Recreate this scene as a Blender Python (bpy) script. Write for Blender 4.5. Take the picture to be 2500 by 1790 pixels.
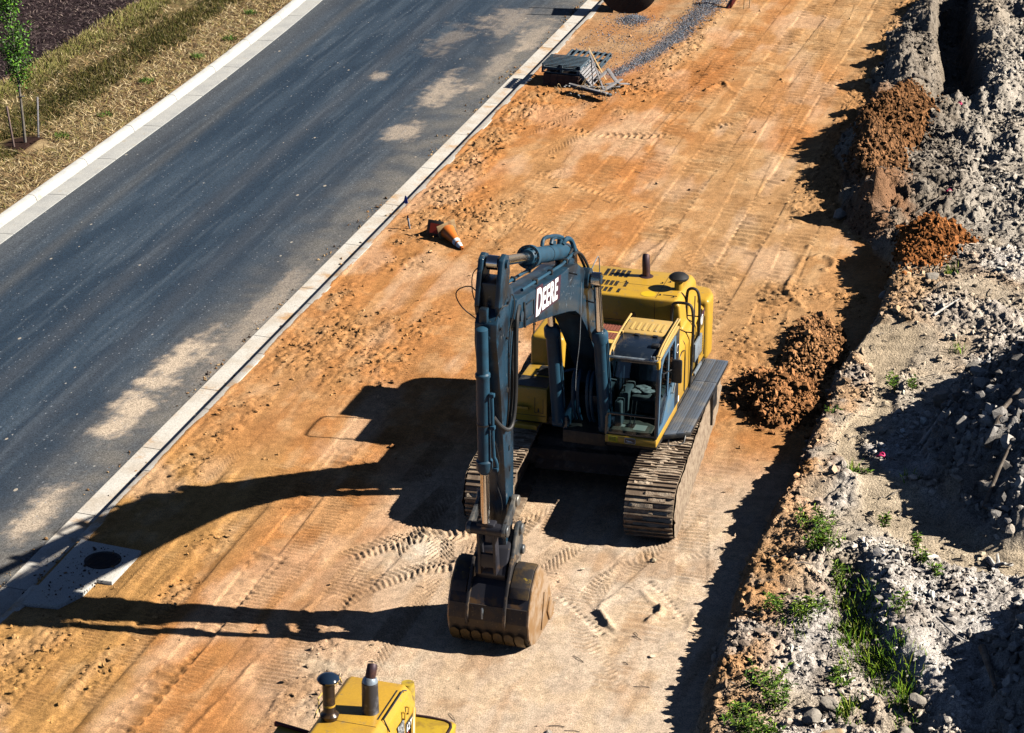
import bpy, bmesh, math, random
import numpy as np
from mathutils import Vector, Matrix
for o in list(bpy.data.objects): bpy.data.objects.remove(o)
SC = bpy.context.scene
COL = SC.collection
RAD = math.radians

# ------------------------------------------------------------------ camera, sky, sun, exposure
# x runs across the road (to the dirt bank), y runs along the road, z up; metres
cd = bpy.data.cameras.new('camera'); cam = bpy.data.objects.new('camera', cd); COL.objects.link(cam)
cam.location = (0, 0, 20.8); cam.rotation_euler = (RAD(90-23.487), 0, RAD(16))
cd.sensor_width = 36; cd.lens = 5868/2500*36; cd.clip_end = 2000
SC.camera = cam
SUN_AZ, SUN_EL = RAD(81), RAD(34.5)
W = bpy.data.worlds.new('World'); SC.world = W; W.use_nodes = True
nt = W.node_tree
sky = nt.nodes.new('ShaderNodeTexSky'); sky.sky_type = 'NISHITA'; sky.sun_disc = False
sky.air_density = .25; sky.dust_density = 0; sky.ozone_density = 1.0; sky.sun_elevation = SUN_EL; sky.sun_rotation = SUN_AZ
bg = nt.nodes['Background']; bg.inputs['Strength'].default_value = 0.05
nt.links.new(sky.outputs[0], bg.inputs['Color'])
sd = bpy.data.lights.new('sun', 'SUN'); sd.energy = 5.0; sd.angle = RAD(0.5); sd.color = (1, 0.94, 0.84)
sun = bpy.data.objects.new('sun', sd); COL.objects.link(sun)
tosun = Vector((math.sin(SUN_AZ)*math.cos(SUN_EL), math.cos(SUN_AZ)*math.cos(SUN_EL), math.sin(SUN_EL)))
sun.rotation_euler = tosun.to_track_quat('Z', 'Y').to_euler()
SC.view_settings.view_transform = 'Standard'; SC.view_settings.look = 'None'
SC.view_settings.exposure = 0.95; SC.view_settings.gamma = 1
SC.cycles.max_bounces = 6; SC.cycles.diffuse_bounces = 0; SC.cycles.transparent_max_bounces = 12

# ------------------------------------------------------------------ noise
def _h(ix, iy, seed):
    n = (ix.astype(np.int64)*374761393 + iy.astype(np.int64)*668265263 + seed*1442695041) & 0xffffffff
    n = ((n ^ (n >> 13))*1274126177) & 0xffffffff
    n = n ^ (n >> 16)
    return n.astype(np.float64)/4294967295.0
def vn(x, y, seed=0):
    xi = np.floor(x); yi = np.floor(y); fx = x-xi; fy = y-yi
    fx = fx*fx*(3-2*fx); fy = fy*fy*(3-2*fy)
    a = _h(xi, yi, seed); b = _h(xi+1, yi, seed); c = _h(xi, yi+1, seed); d = _h(xi+1, yi+1, seed)
    return ((a+(b-a)*fx)*(1-fy) + (c+(d-c)*fx)*fy)*2-1
def fbm(x, y, size, octv=3, seed=0, sx=1, sy=1):
    r = 0; amp = 1; tot = 0; f = 1/size
    for i in range(octv):
        if sx == sy: x, y = .8*x-.6*y, .6*x+.8*y
        r = r + amp*vn(x*f*sx+17.3*i, y*f*sy+9.1*i, seed+i*7); tot += amp; amp *= .5; f *= 2.03
    return r/tot
def clod(x, y, cell, seed):           # rounded lumps on a jittered grid
    x = x+.35*cell*vn(x/cell*.9, y/cell*.9, seed+50); y = y+.35*cell*vn(x/cell*.9+31, y/cell*.9+7, seed+51)
    gx = np.floor(x/cell); gy = np.floor(y/cell); best = np.zeros_like(x)
    for dx in (-1, 0, 1):
        for dy in (-1, 0, 1):
            cx = gx+dx; cy = gy+dy
            px = (cx+.15+.7*_h(cx, cy, seed))*cell; py = (cy+.15+.7*_h(cx, cy, seed+1))*cell
            r = cell*(.25+.5*_h(cx, cy, seed+2)**1.5)
            d2 = ((x-px)**2+(y-py)**2)/(r*r)
            best = np.maximum(best, np.where(d2 < 1, r*np.sqrt(np.clip(1-d2, 0, 1)), 0))
    return best
def ridged(x, y, size, seed): return 1-2*np.abs(fbm(x, y, size, 3, seed))**.8
def ss(e0, e1, x):
    t = np.clip((x-e0)/(e1-e0), 0, 1); return t*t*(3-2*t)
def band(x, lo, hi, w): return ss(lo-w, lo+w, x)*(1-ss(hi-w, hi+w, x))
def polyd(x, y, pts):                  # distance to a polyline and the length along it
    best = np.full_like(x, 1e9); al = np.zeros_like(x); L = 0
    for (x0, y0), (x1, y1) in zip(pts[:-1], pts[1:]):
        dx, dy = x1-x0, y1-y0; l2 = dx*dx+dy*dy
        t = np.clip(((x-x0)*dx+(y-y0)*dy)/l2, 0, 1)
        d = np.hypot(x-x0-t*dx, y-y0-t*dy)
        m = d < best; best = np.where(m, d, best); al = np.where(m, L+t*math.sqrt(l2), al)
        L += math.sqrt(l2)
    return best, al

# ------------------------------------------------------------------ terrain
LIPS = np.array([[27, -6.0, .45], [32, -6.0, .5], [34.1, -6.2, .42], [35.4, -6.2, .45], [36.7, -6.28, .52], [38.7, -6.27, .58], [40.2, -6.19, .64], [41, -6.0, .72],
 [42.2, -6.08, .62], [43.3, -6.11, .55], [45.5, -6.09, .5], [47.3, -5.99, .55], [49.1, -5.8, .66], [51.5, -5.68, .74], [54, -5.75, .72], [57, -5.9, .6], [90, -6, .6]])
EDG = np.array([[50, -6.6], [54, -6.6], [56, -7.1], [58, -7.9], [60, -8.4], [62, -8.8], [65, -8.5], [68.5, -8.75], [72, -8.7], [77, -8.6], [90, -8.8]])
CHAN = [(-5.4, 48.6), (-5.15, 46.2), (-5.0, 44.8), (-5.4, 43.9), (-5.47, 43.2), (-5.37, 42.6), (-5.0, 41.9), (-4.3, 40.6), (-3.6, 39.4), (-2.8, 38.6), (-1.6, 38.5)]
GULLY = [(-4.75, 38.0), (-4.45, 36.6), (-4.1, 35.5), (-3.75, 34.7), (-3.3, 33.9), (-3.0, 33.2), (-2.9, 31)]
TREN = np.array([[66.6, -6.05], [70, -6.2], [74, -6.9], [79, -7.4], [90, -8]])
PRINTS = [  # x0, dx/dy, y0, y1, width, period, height, kind
 (-9.6, .012, 46, 84, .85, .3, .065, 0), (-11.9, .02, 47, 84, .85, .3, .055, 0), (-10.7, -.02, 50, 84, .7, .26, .035, 0),
 (-13.2, .015, 58, 84, .7, .27, .04, 0), (-8.45, -.02, 46, 62, .75, .28, .05, 0), (-14.3, .03, 48, 70, .6, .24, .03, 0), (-13.9, .16, 66, 71, .6, .22, .05, 0), (-15.8, .30, 60, 65, .5, .16, .03, 1), (-16.9, .35, 61, 65, .4, .14, .03, 1),
 (-15.9, -.02, 52, 66, .5, .2, .02, 0), (-7.9, .0, 29, 44, .8, .2, .008, 0), (-12.9, .10, 35.6, 39.8, .55, .14, .05, 1), (-12.2, -.28, 35.8, 39.2, .5, .14, .05, 1), (-11.6, .5, 36.4, 39.5, .5, .13, .04, 1), (-9.9, .3, 36.9, 39.6, .6, .12, .04, 1), (-8.9, -.75, 34.8, 37.2, .4, .12, .03, 0), (-16.6, .02, 45, 55, .5, .12, .02, 1), (-15.0, .06, 43, 52, .45, .12, .016, 0), (-11.2, .03, 60, 80, .5, .2, .03, 0), (-14.0, -.02, 60, 78, .45, .2, .02, 0), (-10.2, .0, 62, 84, .45, .2, .03, 0), (-14.6, .02, 29, 42, .55, .12, .03, 0),
 (-16.1, .0, 28, 40, .5, .12, .03, 0), (-16.9, .01, 30, 36, .45, .11, .03, 0), (-13.4, .03, 28, 37, .55, .12, .034, 0), (-12.0, .02, 29, 36, .5, .12, .026, 1),
 (-15.2, -.01, 29, 41, .45, .34, .05, 0), (-15.3, .02, 38, 46, .55, .11, .026, 0), (-12.6, -.02, 36.2, 39, .6, .13, .02, 1),
 (-13.6, .08, 44, 53, .55, .12, .018, 1), (-12.4, .03, 50, 62, .5, .12, .016, 1), (-8.6, .25, 36.5, 39.5, .6, .12, .03, 1), (-7.7, -.2, 37, 40.5, .6, .14, .03, 0), (-17.3, .02, 37, 46, .45, .12, .02, 1), (-13.6, .04, 36, 44, .5, .12, .02, 1)]
CURVES = [([(-11.2, 49.0), (-11.27, 49.16), (-11.42, 49.55), (-11.66, 50.15), (-11.99, 50.97), (-12.36, 51.77), (-12.75, 52.48), (-13.17, 53.1), (-13.61, 53.62), (-14.09, 54.07), (-14.61, 54.44), (-15.16, 54.73), (-15.75, 54.95), (-16.24, 55.11), (-16.58, 55.22), (-16.76, 55.29)], 0.55, 0.15, 0.035), ([(-9.2, 50.0), (-9.27, 50.19), (-9.45, 50.62), (-9.73, 51.31), (-10.1, 52.25), (-10.53, 53.2), (-10.99, 54.09), (-11.5, 54.92), (-12.04, 55.69), (-12.62, 56.37), (-13.23, 56.97), (-13.88, 57.48), (-14.58, 57.9), (-15.14, 58.22), (-15.54, 58.45), (-15.76, 58.58)], 0.5, 0.2, 0.035), ([(-16.9, 60.8), (-16.84, 60.71), (-16.7, 60.5), (-16.47, 60.18), (-16.17, 59.73), (-15.91, 59.24), (-15.74, 58.72), (-15.65, 58.18), (-15.66, 57.61), (-15.74, 57.06), (-15.89, 56.57), (-16.12, 56.11), (-16.43, 55.7), (-16.7, 55.37), (-16.88, 55.15), (-16.98, 55.02)], 0.5, 0.14, 0.04), ([(-17.5, 63.0), (-17.38, 62.95), (-17.11, 62.84), (-16.68, 62.67), (-16.09, 62.44), (-15.47, 62.3), (-14.84, 62.33), (-14.22, 62.51), (-13.59, 62.84), (-13.0, 63.31), (-12.44, 63.91), (-11.92, 64.62), (-11.43, 65.47), (-11.05, 66.18), (-10.78, 66.67), (-10.63, 66.95)], 0.5, 0.2, 0.045), ([(-13.6, 34.3), (-13.56, 34.4), (-13.46, 34.63), (-13.3, 34.99), (-13.09, 35.48), (-12.84, 35.95), (-12.55, 36.36), (-12.22, 36.7), (-11.86, 36.96), (-11.54, 37.25), (-11.29, 37.59), (-11.12, 37.97), (-11.03, 38.41), (-10.97, 38.78), (-10.93, 39.03), (-10.9, 39.17)], 0.5, 0.13, 0.035), ([(-7.2, 38.8), (-7.25, 38.78), (-7.37, 38.74), (-7.56, 38.67), (-7.82, 38.57), (-8.08, 38.43), (-8.32, 38.22), (-8.55, 37.95), (-8.75, 37.61), (-8.9, 37.23), (-8.99, 36.82), (-9.02, 36.37), (-8.99, 35.88), (-8.9, 35.4), (-8.75, 34.97), (-8.54, 34.57), (-8.28, 34.21), (-8.06, 33.93), (-7.9, 33.73), (-7.82, 33.62)], 0.45, 0.12, 0.022), ([(-14.2, 62.0), (-14.17, 62.19), (-14.11, 62.62), (-14.0, 63.31), (-13.86, 64.25), (-13.77, 65.25), (-13.75, 66.25), (-13.81, 67.25), (-13.94, 68.25), (-14.14, 69.18), (-14.42, 70.02), (-14.78, 70.76), (-15.21, 71.41), (-15.58, 71.91), (-15.83, 72.27), (-15.97, 72.46)], 0.5, 0.2, 0.04), ([(-13.8, 36.6), (-13.75, 36.66), (-13.64, 36.8), (-13.47, 37.03), (-13.24, 37.33), (-12.99, 37.61), (-12.74, 37.82), (-12.49, 37.98), (-12.24, 38.07), (-11.99, 38.1), (-11.75, 38.08), (-11.52, 38.0), (-11.29, 37.86), (-11.11, 37.74), (-10.98, 37.66), (-10.91, 37.61)], 0.5, 0.13, 0.04)]
MARKS = [([(-8.59, 36.63), (-8.76, 36.3), (-8.73, 36.0), (-8.5, 35.66), (-8.32, 35.47)], .075, .06, 0), ([(-8.18, 36.93), (-7.91, 36.59), (-7.71, 36.4), (-7.67, 36.2), (-7.83, 35.91)], .08, .06, 0),
 ([(-8.15, 37.3), (-7.83, 36.98), (-7.54, 36.59), (-7.25, 36.17), (-7.26, 35.97)], .05, .05, .13), ([(-7.46, 36.88), (-7.24, 36.68), (-7.1, 36.37), (-7.09, 35.87), (-7.27, 35.6)], .022, .06, 0),
 ([(-9.54, 36.33), (-9.04, 35.86), (-8.51, 35.32)], .06, .05, .13), ([(-8.41, 35.3), (-8.13, 35.13), (-7.78, 35.19)], .03, .07, 0), ([(-9.2, 38.48), (-8.95, 38.21), (-8.83, 37.92), (-8.86, 37.53), (-9.02, 37.27), (-9.42, 36.94)], .02, .07, 0),
 ([(-8.02, 54.27), (-7.83, 54.64), (-7.48, 54.32), (-7.44, 53.8), (-7.62, 53.59)], .06, .09, 0), ([(-8.22, 55.07), (-8.26, 53.25), (-8.24, 51.94), (-7.6, 50.9)], .05, .07, 0), ([(-13.3, 67.2), (-13.0, 68.2), (-12.6, 67.4), (-12.2, 67.0)], .07, .08, 0),
 ([(-16.3, 57.4), (-16.0, 58.6), (-15.3, 59.2)], .04, .1, 0), ([(-13.4, 50.5), (-12.2, 52.6), (-11.6, 55)], .03, .08, 0), ([(-15.2, 29), (-15.0, 33.5), (-14.8, 36.5)], .05, .06, .2), ([(-14.2, 29), (-13.9, 33), (-13.7, 35)], .035, .05, 0)]
def edge(y, jag=True):
    e1 = np.interp(y, LIPS[:, 0], LIPS[:, 1])-.3
    e2 = np.interp(y, EDG[:, 0], EDG[:, 1])
    w = ss(53, 56.5, y); e = e1*(1-w)+e2*w
    if jag: e = e+w*(.40*fbm(y, y*0+5, 2.4, 2, 8)+.25*fbm(y, y*0+2, .7, 2, 9))+.10*fbm(y, y*0+3, .8, 3, 5)+.05*fbm(y, y*0+8, .22, 2, 6)
    return e, w
def rough_mask(x, y):
    n = fbm(x, y, 1.4, 3, 21)
    m = band(x, -18.4, -15.4, .3)*band(y, 44, 57, 1.5)*(.30+.9*n)
    m = np.maximum(m, band(x, -18.45, -17.5, .15)*band(y, 56, 66, .5)*(.8+.6*n))
    m = np.maximum(m, band(x, -18.3, -14.8, .4)*band(y, 64, 67.5, .6)*(.6+.8*n))
    m = np.maximum(m, band(x, -15.4, -14.5, .25)*band(y, 66, 76, 1)*(.6+.5*n))
    m = np.maximum(m, band(x, -18.45, -17.2, .2)*band(y, 28, 34.2, .5)*(.7+.6*n))
    m = np.maximum(m, band(x, -18.5, -17.6, .15)*band(y, 36.5, 44, .8)*(.35+.7*n))
    m = np.maximum(m, band(x, -16.6, -16.0, .15)*band(y, 29, 37, .8)*(.2+.9*n))
    m = np.maximum(m, band(x, -13.2, -11.8, .2)*band(y, 28, 34, .8)*(.2+.6*n))
    m = np.maximum(m, band(x, -8.9, -6.4, .25)*band(y, 44, 52.5, .6)*(.4+.8*n))
    m = np.maximum(m, band(x, -9.2, -6.9, .3)*band(y, 57, 84, 1)*(.7+.4*n))
    return np.clip(m, 0, 1)
def terrain(x, y, full=True):
    """height and colour masks of the dirt lane and of the bank"""
    e, w = edge(y); d = x-e
    inb = ss(0, .12, d)
    # lane
    h = .02*fbm(x, y, 2.6, 3, 1)+.012*fbm(x, y, .5, 3, 2, 1, .3)
    stre = fbm(x, y, .22, 2, 3, 1, .05)
    h = h+.006*stre*(1-.5*inb)+.006*fbm(x, y, .16, 3, 65)*ss(-.2, .3, fbm(x, y, 1.2, 2, 66))
    lane = 1-inb
    H_ = h; PR_ = np.zeros_like(x)
    for i, (x0, k, y0, y1, wd, per, amp, kind) in enumerate(PRINTS):
        sel = np.nonzero((y > y0-1) & (y < y1+1) & (np.abs(x-x0-k*(y-(y0+y1)/2)) < wd*.65+.2))[0]
        if not len(sel): continue
        XA, YA, LA = x, y, lane
        x, y, lane = XA[sel], YA[sel], LA[sel]; h = H_[sel]; prs = PR_[sel]
        c = x0+k*(y-(y0+y1)/2)+.12*fbm(y, y*0+i, 6, 2, 60+i)
        t = (x-c)/(wd/2)
        m = (1-ss(.92, 1.04, np.abs(t)))*band(y, y0, y1, .8)
        gate = ss(-.15, .3, fbm(x, y, .9, 3, 80+i)+.08)
        ph = y/per + (np.abs(t)*1.6*wd/per*.5 if kind else .05*t) + .16*vn(x*3.1+y, y*2.7-x, 90+i)
        ridge = (.5+.5*np.cos(2*math.pi*ph))**1.8
        h = h+lane*m*(-amp*.45+amp*ridge*gate)
        prs = np.maximum(prs, m*gate*(1-ridge)*lane)
        h = h+lane*band(y, y0, y1, .8)*.15*amp*np.exp(-((np.abs(t)-1.1)/.1)**2)*gate*ss(-.2, .3, vn(y*1.3, x*0+i, 95))
        H_[sel] = h; PR_[sel] = prs; x, y, lane = XA, YA, LA
    h = H_; pr = PR_
    for q, (pts, wd, per, amp) in enumerate(CURVES):
        px_, py_ = zip(*pts); sel = np.nonzero((x > min(px_)-1) & (x < max(px_)+1) & (y > min(py_)-1) & (y < max(py_)+1))[0]
        if not len(sel): continue
        xq, yq = x[sel], y[sel]; d0, al = polyd(xq, yq, pts); t = d0/(wd/2)
        m = (1-ss(.88, 1.05, t))*ss(.0, .4, al)*ss(-.2, .25, fbm(xq, yq, .8, 3, 120+q)+.1)*lane[sel]
        rdg = (.5+.5*np.cos(2*math.pi*(al/per+.4*t*wd/per*.5+.2*vn(xq*3, yq*3, 130+q))))**1.8
        h[sel] += m*(-amp*.4+amp*rdg)+lane[sel]*.25*amp*np.exp(-((t-1.1)/.12)**2)*ss(-.1, .3, vn(al*1.5, al*0+q, 140)); pr[sel] = np.maximum(pr[sel], m*(1-rdg))
    for pts, amp, wd, pit in MARKS:
        px_, py_ = zip(*pts); sel = np.nonzero((x > min(px_)-.4) & (x < max(px_)+.4) & (y > min(py_)-.4) & (y < max(py_)+.4))[0]
        if not len(sel): continue
        xq, yq, lq = x[sel], y[sel], lane[sel]
        d0, al = polyd(xq, yq, pts); d0 = d0+.02*vn(xq*9, yq*9, 97)
        if pit: h[sel] -= lq*amp*np.exp(-(d0/wd)**2)*(.5+.5*np.cos(al/pit*2*math.pi))**2*ss(-.5, .1, vn(al*1.7, al*0+pit, 98))
        else:
            br = .35+.65*ss(-.35, .25, vn(al*2.3, al*0+wd*100, 99))
            h[sel] += lq*amp*br*(np.exp(-(d0/wd)**2)+.25*clod(xq, yq, .08, 34)/.04*np.exp(-(d0/(wd*1.6))**2))
    rm = rough_mask(x, y)*(1-ss(.25, .5, d))
    h = h+.004*fbm(x, y, .1, 2, 4)
    cl = clod(x, y, .19, 30)+.7*clod(x, y, .1, 33)
    h = h+rm*(.55*cl+.05*fbm(x, y, .35, 2, 36))
    # wheel rut along the kerb, slab side berms
    h = h+.05*lane*band(x, -17.15, -16.95, .06)*band(y, 28, 40, 1)*(.5+.5*vn(x*2, y*1.2, 77))
    h = h-.04*band(x, -16.4, -15.9, .1)*band(y, 28, 39, 1)
    # bank
    zl = np.interp(y, LIPS[:, 0], LIPS[:, 2])*(1+.22*fbm(y, y*0+1, .7, 3, 40)+.1*fbm(y, y*0, .2, 2, 41))
    p1 = zl*(ss(0, .34, d)**.8)+.03*np.clip(d-.3, 0, 6)+.14*fbm(x, y, 1.5, 3, 42)*ss(.4, 1.2, d)
    ridge2 = .62*(ss(0, .8, d)-.45*ss(1.0, 1.9, d))*(1+1.0*fbm(x, y, .8, 2, 64))+.12*fbm(x, y, 1.2, 3, 43)*ss(.1, .8, d)
    hb = p1*(1-w)+ridge2*w
    ct = np.interp(y, TREN[:, 0], TREN[:, 1]); tw = .62+.12*fbm(y, y*0+2, 1.1, 3, 44)
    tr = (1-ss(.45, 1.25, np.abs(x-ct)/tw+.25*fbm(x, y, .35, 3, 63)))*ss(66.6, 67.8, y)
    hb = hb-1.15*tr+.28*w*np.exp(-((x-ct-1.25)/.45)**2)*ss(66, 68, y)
    cdist, _ = polyd(x, y, CHAN)
    chw = .22+.12*ss(43, 38, y)+.5*np.exp(-((y-48.3)/1.2)**2)+.35*np.exp(-((y-39.8)/1.2)**2)
    ch = (1-ss(.7, 1.5, cdist/chw))*(1-w)
    flat = np.maximum(ch, np.maximum(.85*np.exp(-(((x+4.35)/.75)**2+((y-46.6)/2.4)**2)), .9*np.exp(-(((x+3.5)/.8)**2+((y-39.6)/1.3)**2))))
    flat = np.maximum(flat, .8*np.exp(-(((x+7.4+2.5)/.01)**2)))
    flat = np.maximum(flat, .8*np.exp(-(((x+4.9)/.4)**2+((y-33.3)/.5)**2)))
    flat = np.maximum(flat, .85*ss(.12, .38, fbm(x, y, 1.7, 3, 67))*(1-.7*w)*ss(.3, .7, d))
    gd, _ = polyd(x, y, GULLY)
    gul = (1-ss(.12, .5, gd))*(1-w)
    hb = hb-.14*gul+.20*np.exp(-((gd-.75)/.3)**2)*ss(0, .4, x-np.interp(y, [31, 33.2, 34.7, 36.6, 38], [-2.9, -3.0, -3.75, -4.45, -4.75]))*ss(39, 37.6, y)
    clb = .45*clod(x, y, .24, 45)*ss(-.1, .4, fbm(x, y, .9, 2, 57))+.55*clod(x, y, .11, 46)+.06*ridged(x, y, .5, 47)+.055*ridged(x, y, .2, 58)+.05*fbm(x, y, .09, 2, 59)
    big = clod(x, y, .6, 48)
    ra = (1-.93*flat)*(1-.35*tr)*(.35+.75*ss(-.35, .4, fbm(x, y, 1.7, 3, 49)))
    face = ss(.0, .25, d)*(1-ss(.25, .5, d))*(1-w)
    hb = hb+inb*(ra*(1-.5*face)*((1.1+.5*w)*clb+(.18+.5*w)*big*ss(-.1, .4, fbm(x, y, 2.1, 2, 61))))+inb*.008*fbm(x, y, .12, 2, 62)-.07*ch
    # heaps past the right of the picture
    def heap(cx, cy, rx, ry, H):
        q = np.hypot((x-cx)/rx, (y-cy)/ry)*(1+.16*fbm(x, y, 1.3, 3, 52)); return H*np.clip(1-q, 0, 1)**.92
    hp = np.maximum(heap(-1.15, 43.6, 3.0, 4.6, 2.35), heap(.45, 34.0, 2.5, 4.3, 1.95))
    hp = np.maximum(hp, heap(1.6, 55, 2.3, 5, 1.1))
    rk = ss(.05, .3, hp)
    hb = hb+hp+rk*(.5*big+.25*clod(x, y, .35, 53))
    h = h*(1-inb)+hb*inb+0*h
    kb = ss(-18.50, -18.60, x); h = h*(1-kb)+kb*(.022-.028*ss(-18.60, -18.72, x)+.022*fbm(x, y, .9, 4, 55)+.004*fbm(x, y, .1, 2, 56))
    sl = ss(-17.2, -17.45, x)*band(y, 33.3, 36.1, .15); h = h*(1-sl)+sl*(.0-.03)
    if not full: return h
    M = dict(inb=inb, w=w, d=d, rm=rm, flat=flat*inb, ch=ch*inb, tr=tr*inb, gul=gul*inb, pr=pr, stre=stre, rk=rk, face=face, cl=np.clip(cl/.09, 0, 1), clb=np.clip(clb/.16, 0, 1))
    return h, M
def H1(x, y):
    return float(terrain(np.array([float(x)]), np.array([float(y)]), False)[0])
def mixc(c, m, col): return c+(np.array(col)[None, :]-c)*np.clip(m, 0, 1)[:, None]
GRV = [(-15.1, 79), (-15.2, 76.5), (-15.35, 73.5), (-15.45, 72.0), (-15.9, 69.8), (-16.3, 67.9)]
def dirt_colour(x, y, M):
    n1 = fbm(x, y, 3.0, 4, 101); n2 = fbm(x, y, .6, 3, 102); n3 = fbm(x, y, .35, 3, 103, 1, .1); n4 = fbm(x, y, 1.6, 3, 104, 1, .25)
    c = np.tile(np.array([[.45, .20, .070]]), (len(x), 1))
    c = mixc(c, ss(-13.8, -10.2, x+.8*n1)*ss(44, 50, y)*.8, (.45, .27, .13))
    c = mixc(c, ss(-.1, .5, n4+.2*n2)*.42, (.52, .32, .155))
    c = mixc(c, ss(.05, .6, fbm(x, y, 2.2, 3, 105, 1, .2))*.65*ss(46, 54, y), (.47, .20, .065))
    c = mixc(c, ss(-14.2, -12.2, x+1.2*n1)*ss(44, 40, y+1.5*n1)*.95, (.55, .41, .29))
    c = mixc(c, ss(-10.6, -9.0, x+.7*n2)*ss(43, 38, y)*.75, (.60, .475, .36))
    c = mixc(c, ss(-15.0, -16.6, x+.6*n1)*ss(42, 38, y)*.7, (.43, .25, .085))
    c = mixc(c, ss(.0, .55, n2+n3)*.32, (.56, .38, .21))
    c = mixc(c, ss(.1, .5, fbm(x, y, .5, 4, 108, 1, .5))*.35, (.33, .155, .05))
    c = mixc(c, ss(.1, .6, -n3)*.28, (.37, .19, .07))
    c = mixc(c, np.exp(-(((x+12.5)/.6)**2+((y-37.2)/.75)**2))*ss(-.3, .3, n2+.2)*.9, (.60, .52, .42))
    c = mixc(c, np.exp(-(((x+12.2)/1.2)**2+((y-33.2)/.8)**2))*ss(-.2, .4, n2)*.8, (.56, .49, .38))
    c = mixc(c, np.exp(-(((x+13.6)/.5)**2+((y-68.5)/1.6)**2))*.7, (.46, .17, .05))
    c = mixc(c, ss(-14.9, -15.6, x+.5*n2)*ss(66.5, 69, y)*(.55+.35*n2), (.33, .22, .13))
    gq, _ = polyd(x, y, GRV); c = mixc(c, ss(.45, .1, gq+.2*n2)*.75, (.14, .15, .18)); c = mixc(c, np.exp(-((x+15.0-.12*(y-70))/.3)**2)*ss(66, 68, y)*ss(78, 74, y)*.6, (.60, .42, .25))
    c = mixc(c, ss(.1, .5, fbm(x, y, 1.1, 3, 112, 1, .45)+.3*n3)*.45, (.62, .42, .28)); c = mixc(c, ss(.15, .55, fbm(x, y, 1.7, 3, 113, 1, .4))*.5*ss(43, 48, y), (.46, .175, .05))
    c = mixc(c, M['pr']*.35, (.30, .17, .08))
    c = mixc(c, M['rm']*(.2+.5*ss(-.2, .3, n2)), (.34, .175, .07))
    # bank
    g_ = np.tile(np.array([[.52, .47, .425]]), (len(x), 1))
    g_ = mixc(g_, ss(-.2, .5, n2)*.7, (.68, .64, .60)); g_ = mixc(g_, ss(.05, .5, -n2+.5*n1)*.5, (.32, .25, .19))
    g_ = mixc(g_, (1-M['w'])*ss(.0, .5, n1+.4*n2)*.55, (.50, .37, .24)); g_ = mixc(g_, M['w']*.85, (.20, .162, .122)); g_ = mixc(g_, M['w']*ss(2.6, 3.6, M['d']+.5*n1)*.75, (.46, .41, .35))
    lip = band(M['d'], -.1, 1.15, .45)*(1-M['w'])*ss(-.45, .1, n1+.7*n2)
    g_ = mixc(g_, lip*.85, (.47, .28, .14)); g_ = mixc(g_, ss(.15, .5, fbm(x, y, 1.1, 3, 114))*.5*(1-M['w']), (.40, .25, .13))
    red = band(M['d'], -.2, .9, .3)*np.maximum(np.exp(-((y-41.3)/1.4)**2), np.maximum(np.exp(-((y-37)/1.6)**2)*.7, np.exp(-((y-34)/.7)**2)*.6))
    g_ = mixc(g_, red*ss(-.4, .2, n2+.2), (.47, .23, .085))
    g_ = mixc(g_, M['w']*band(M['d'], -.2, 1.8, .4)*band(y, 55, 66.5, 1.2)*ss(-.3, .3, n1+.6*n2)*.8, (.24, .11, .045))
    g_ = mixc(g_, M['flat']*.85, (.52, .43, .32)); g_ = mixc(g_, M['ch']*.5, (.49, .38, .25))
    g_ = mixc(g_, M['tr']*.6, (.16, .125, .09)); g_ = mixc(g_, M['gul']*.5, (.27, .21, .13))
    g_ = mixc(g_, M['rk']*.75, (.20, .19, .18))
    # clay spill over the lane edge
    sp = band(x, -8.8, -6.1, .25)*band(y, 44, 52.3, .5)*ss(-.35, .1, n1+n2)
    c = mixc(c, sp*.6, (.43, .22, .09))
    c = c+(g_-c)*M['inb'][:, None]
    v = 1+.24*fbm(x, y, .08, 2, 110)+.12*n2+.12*fbm(x, y, .25, 2, 111)
    return np.clip(c*v[:, None], .01, .9)

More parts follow.
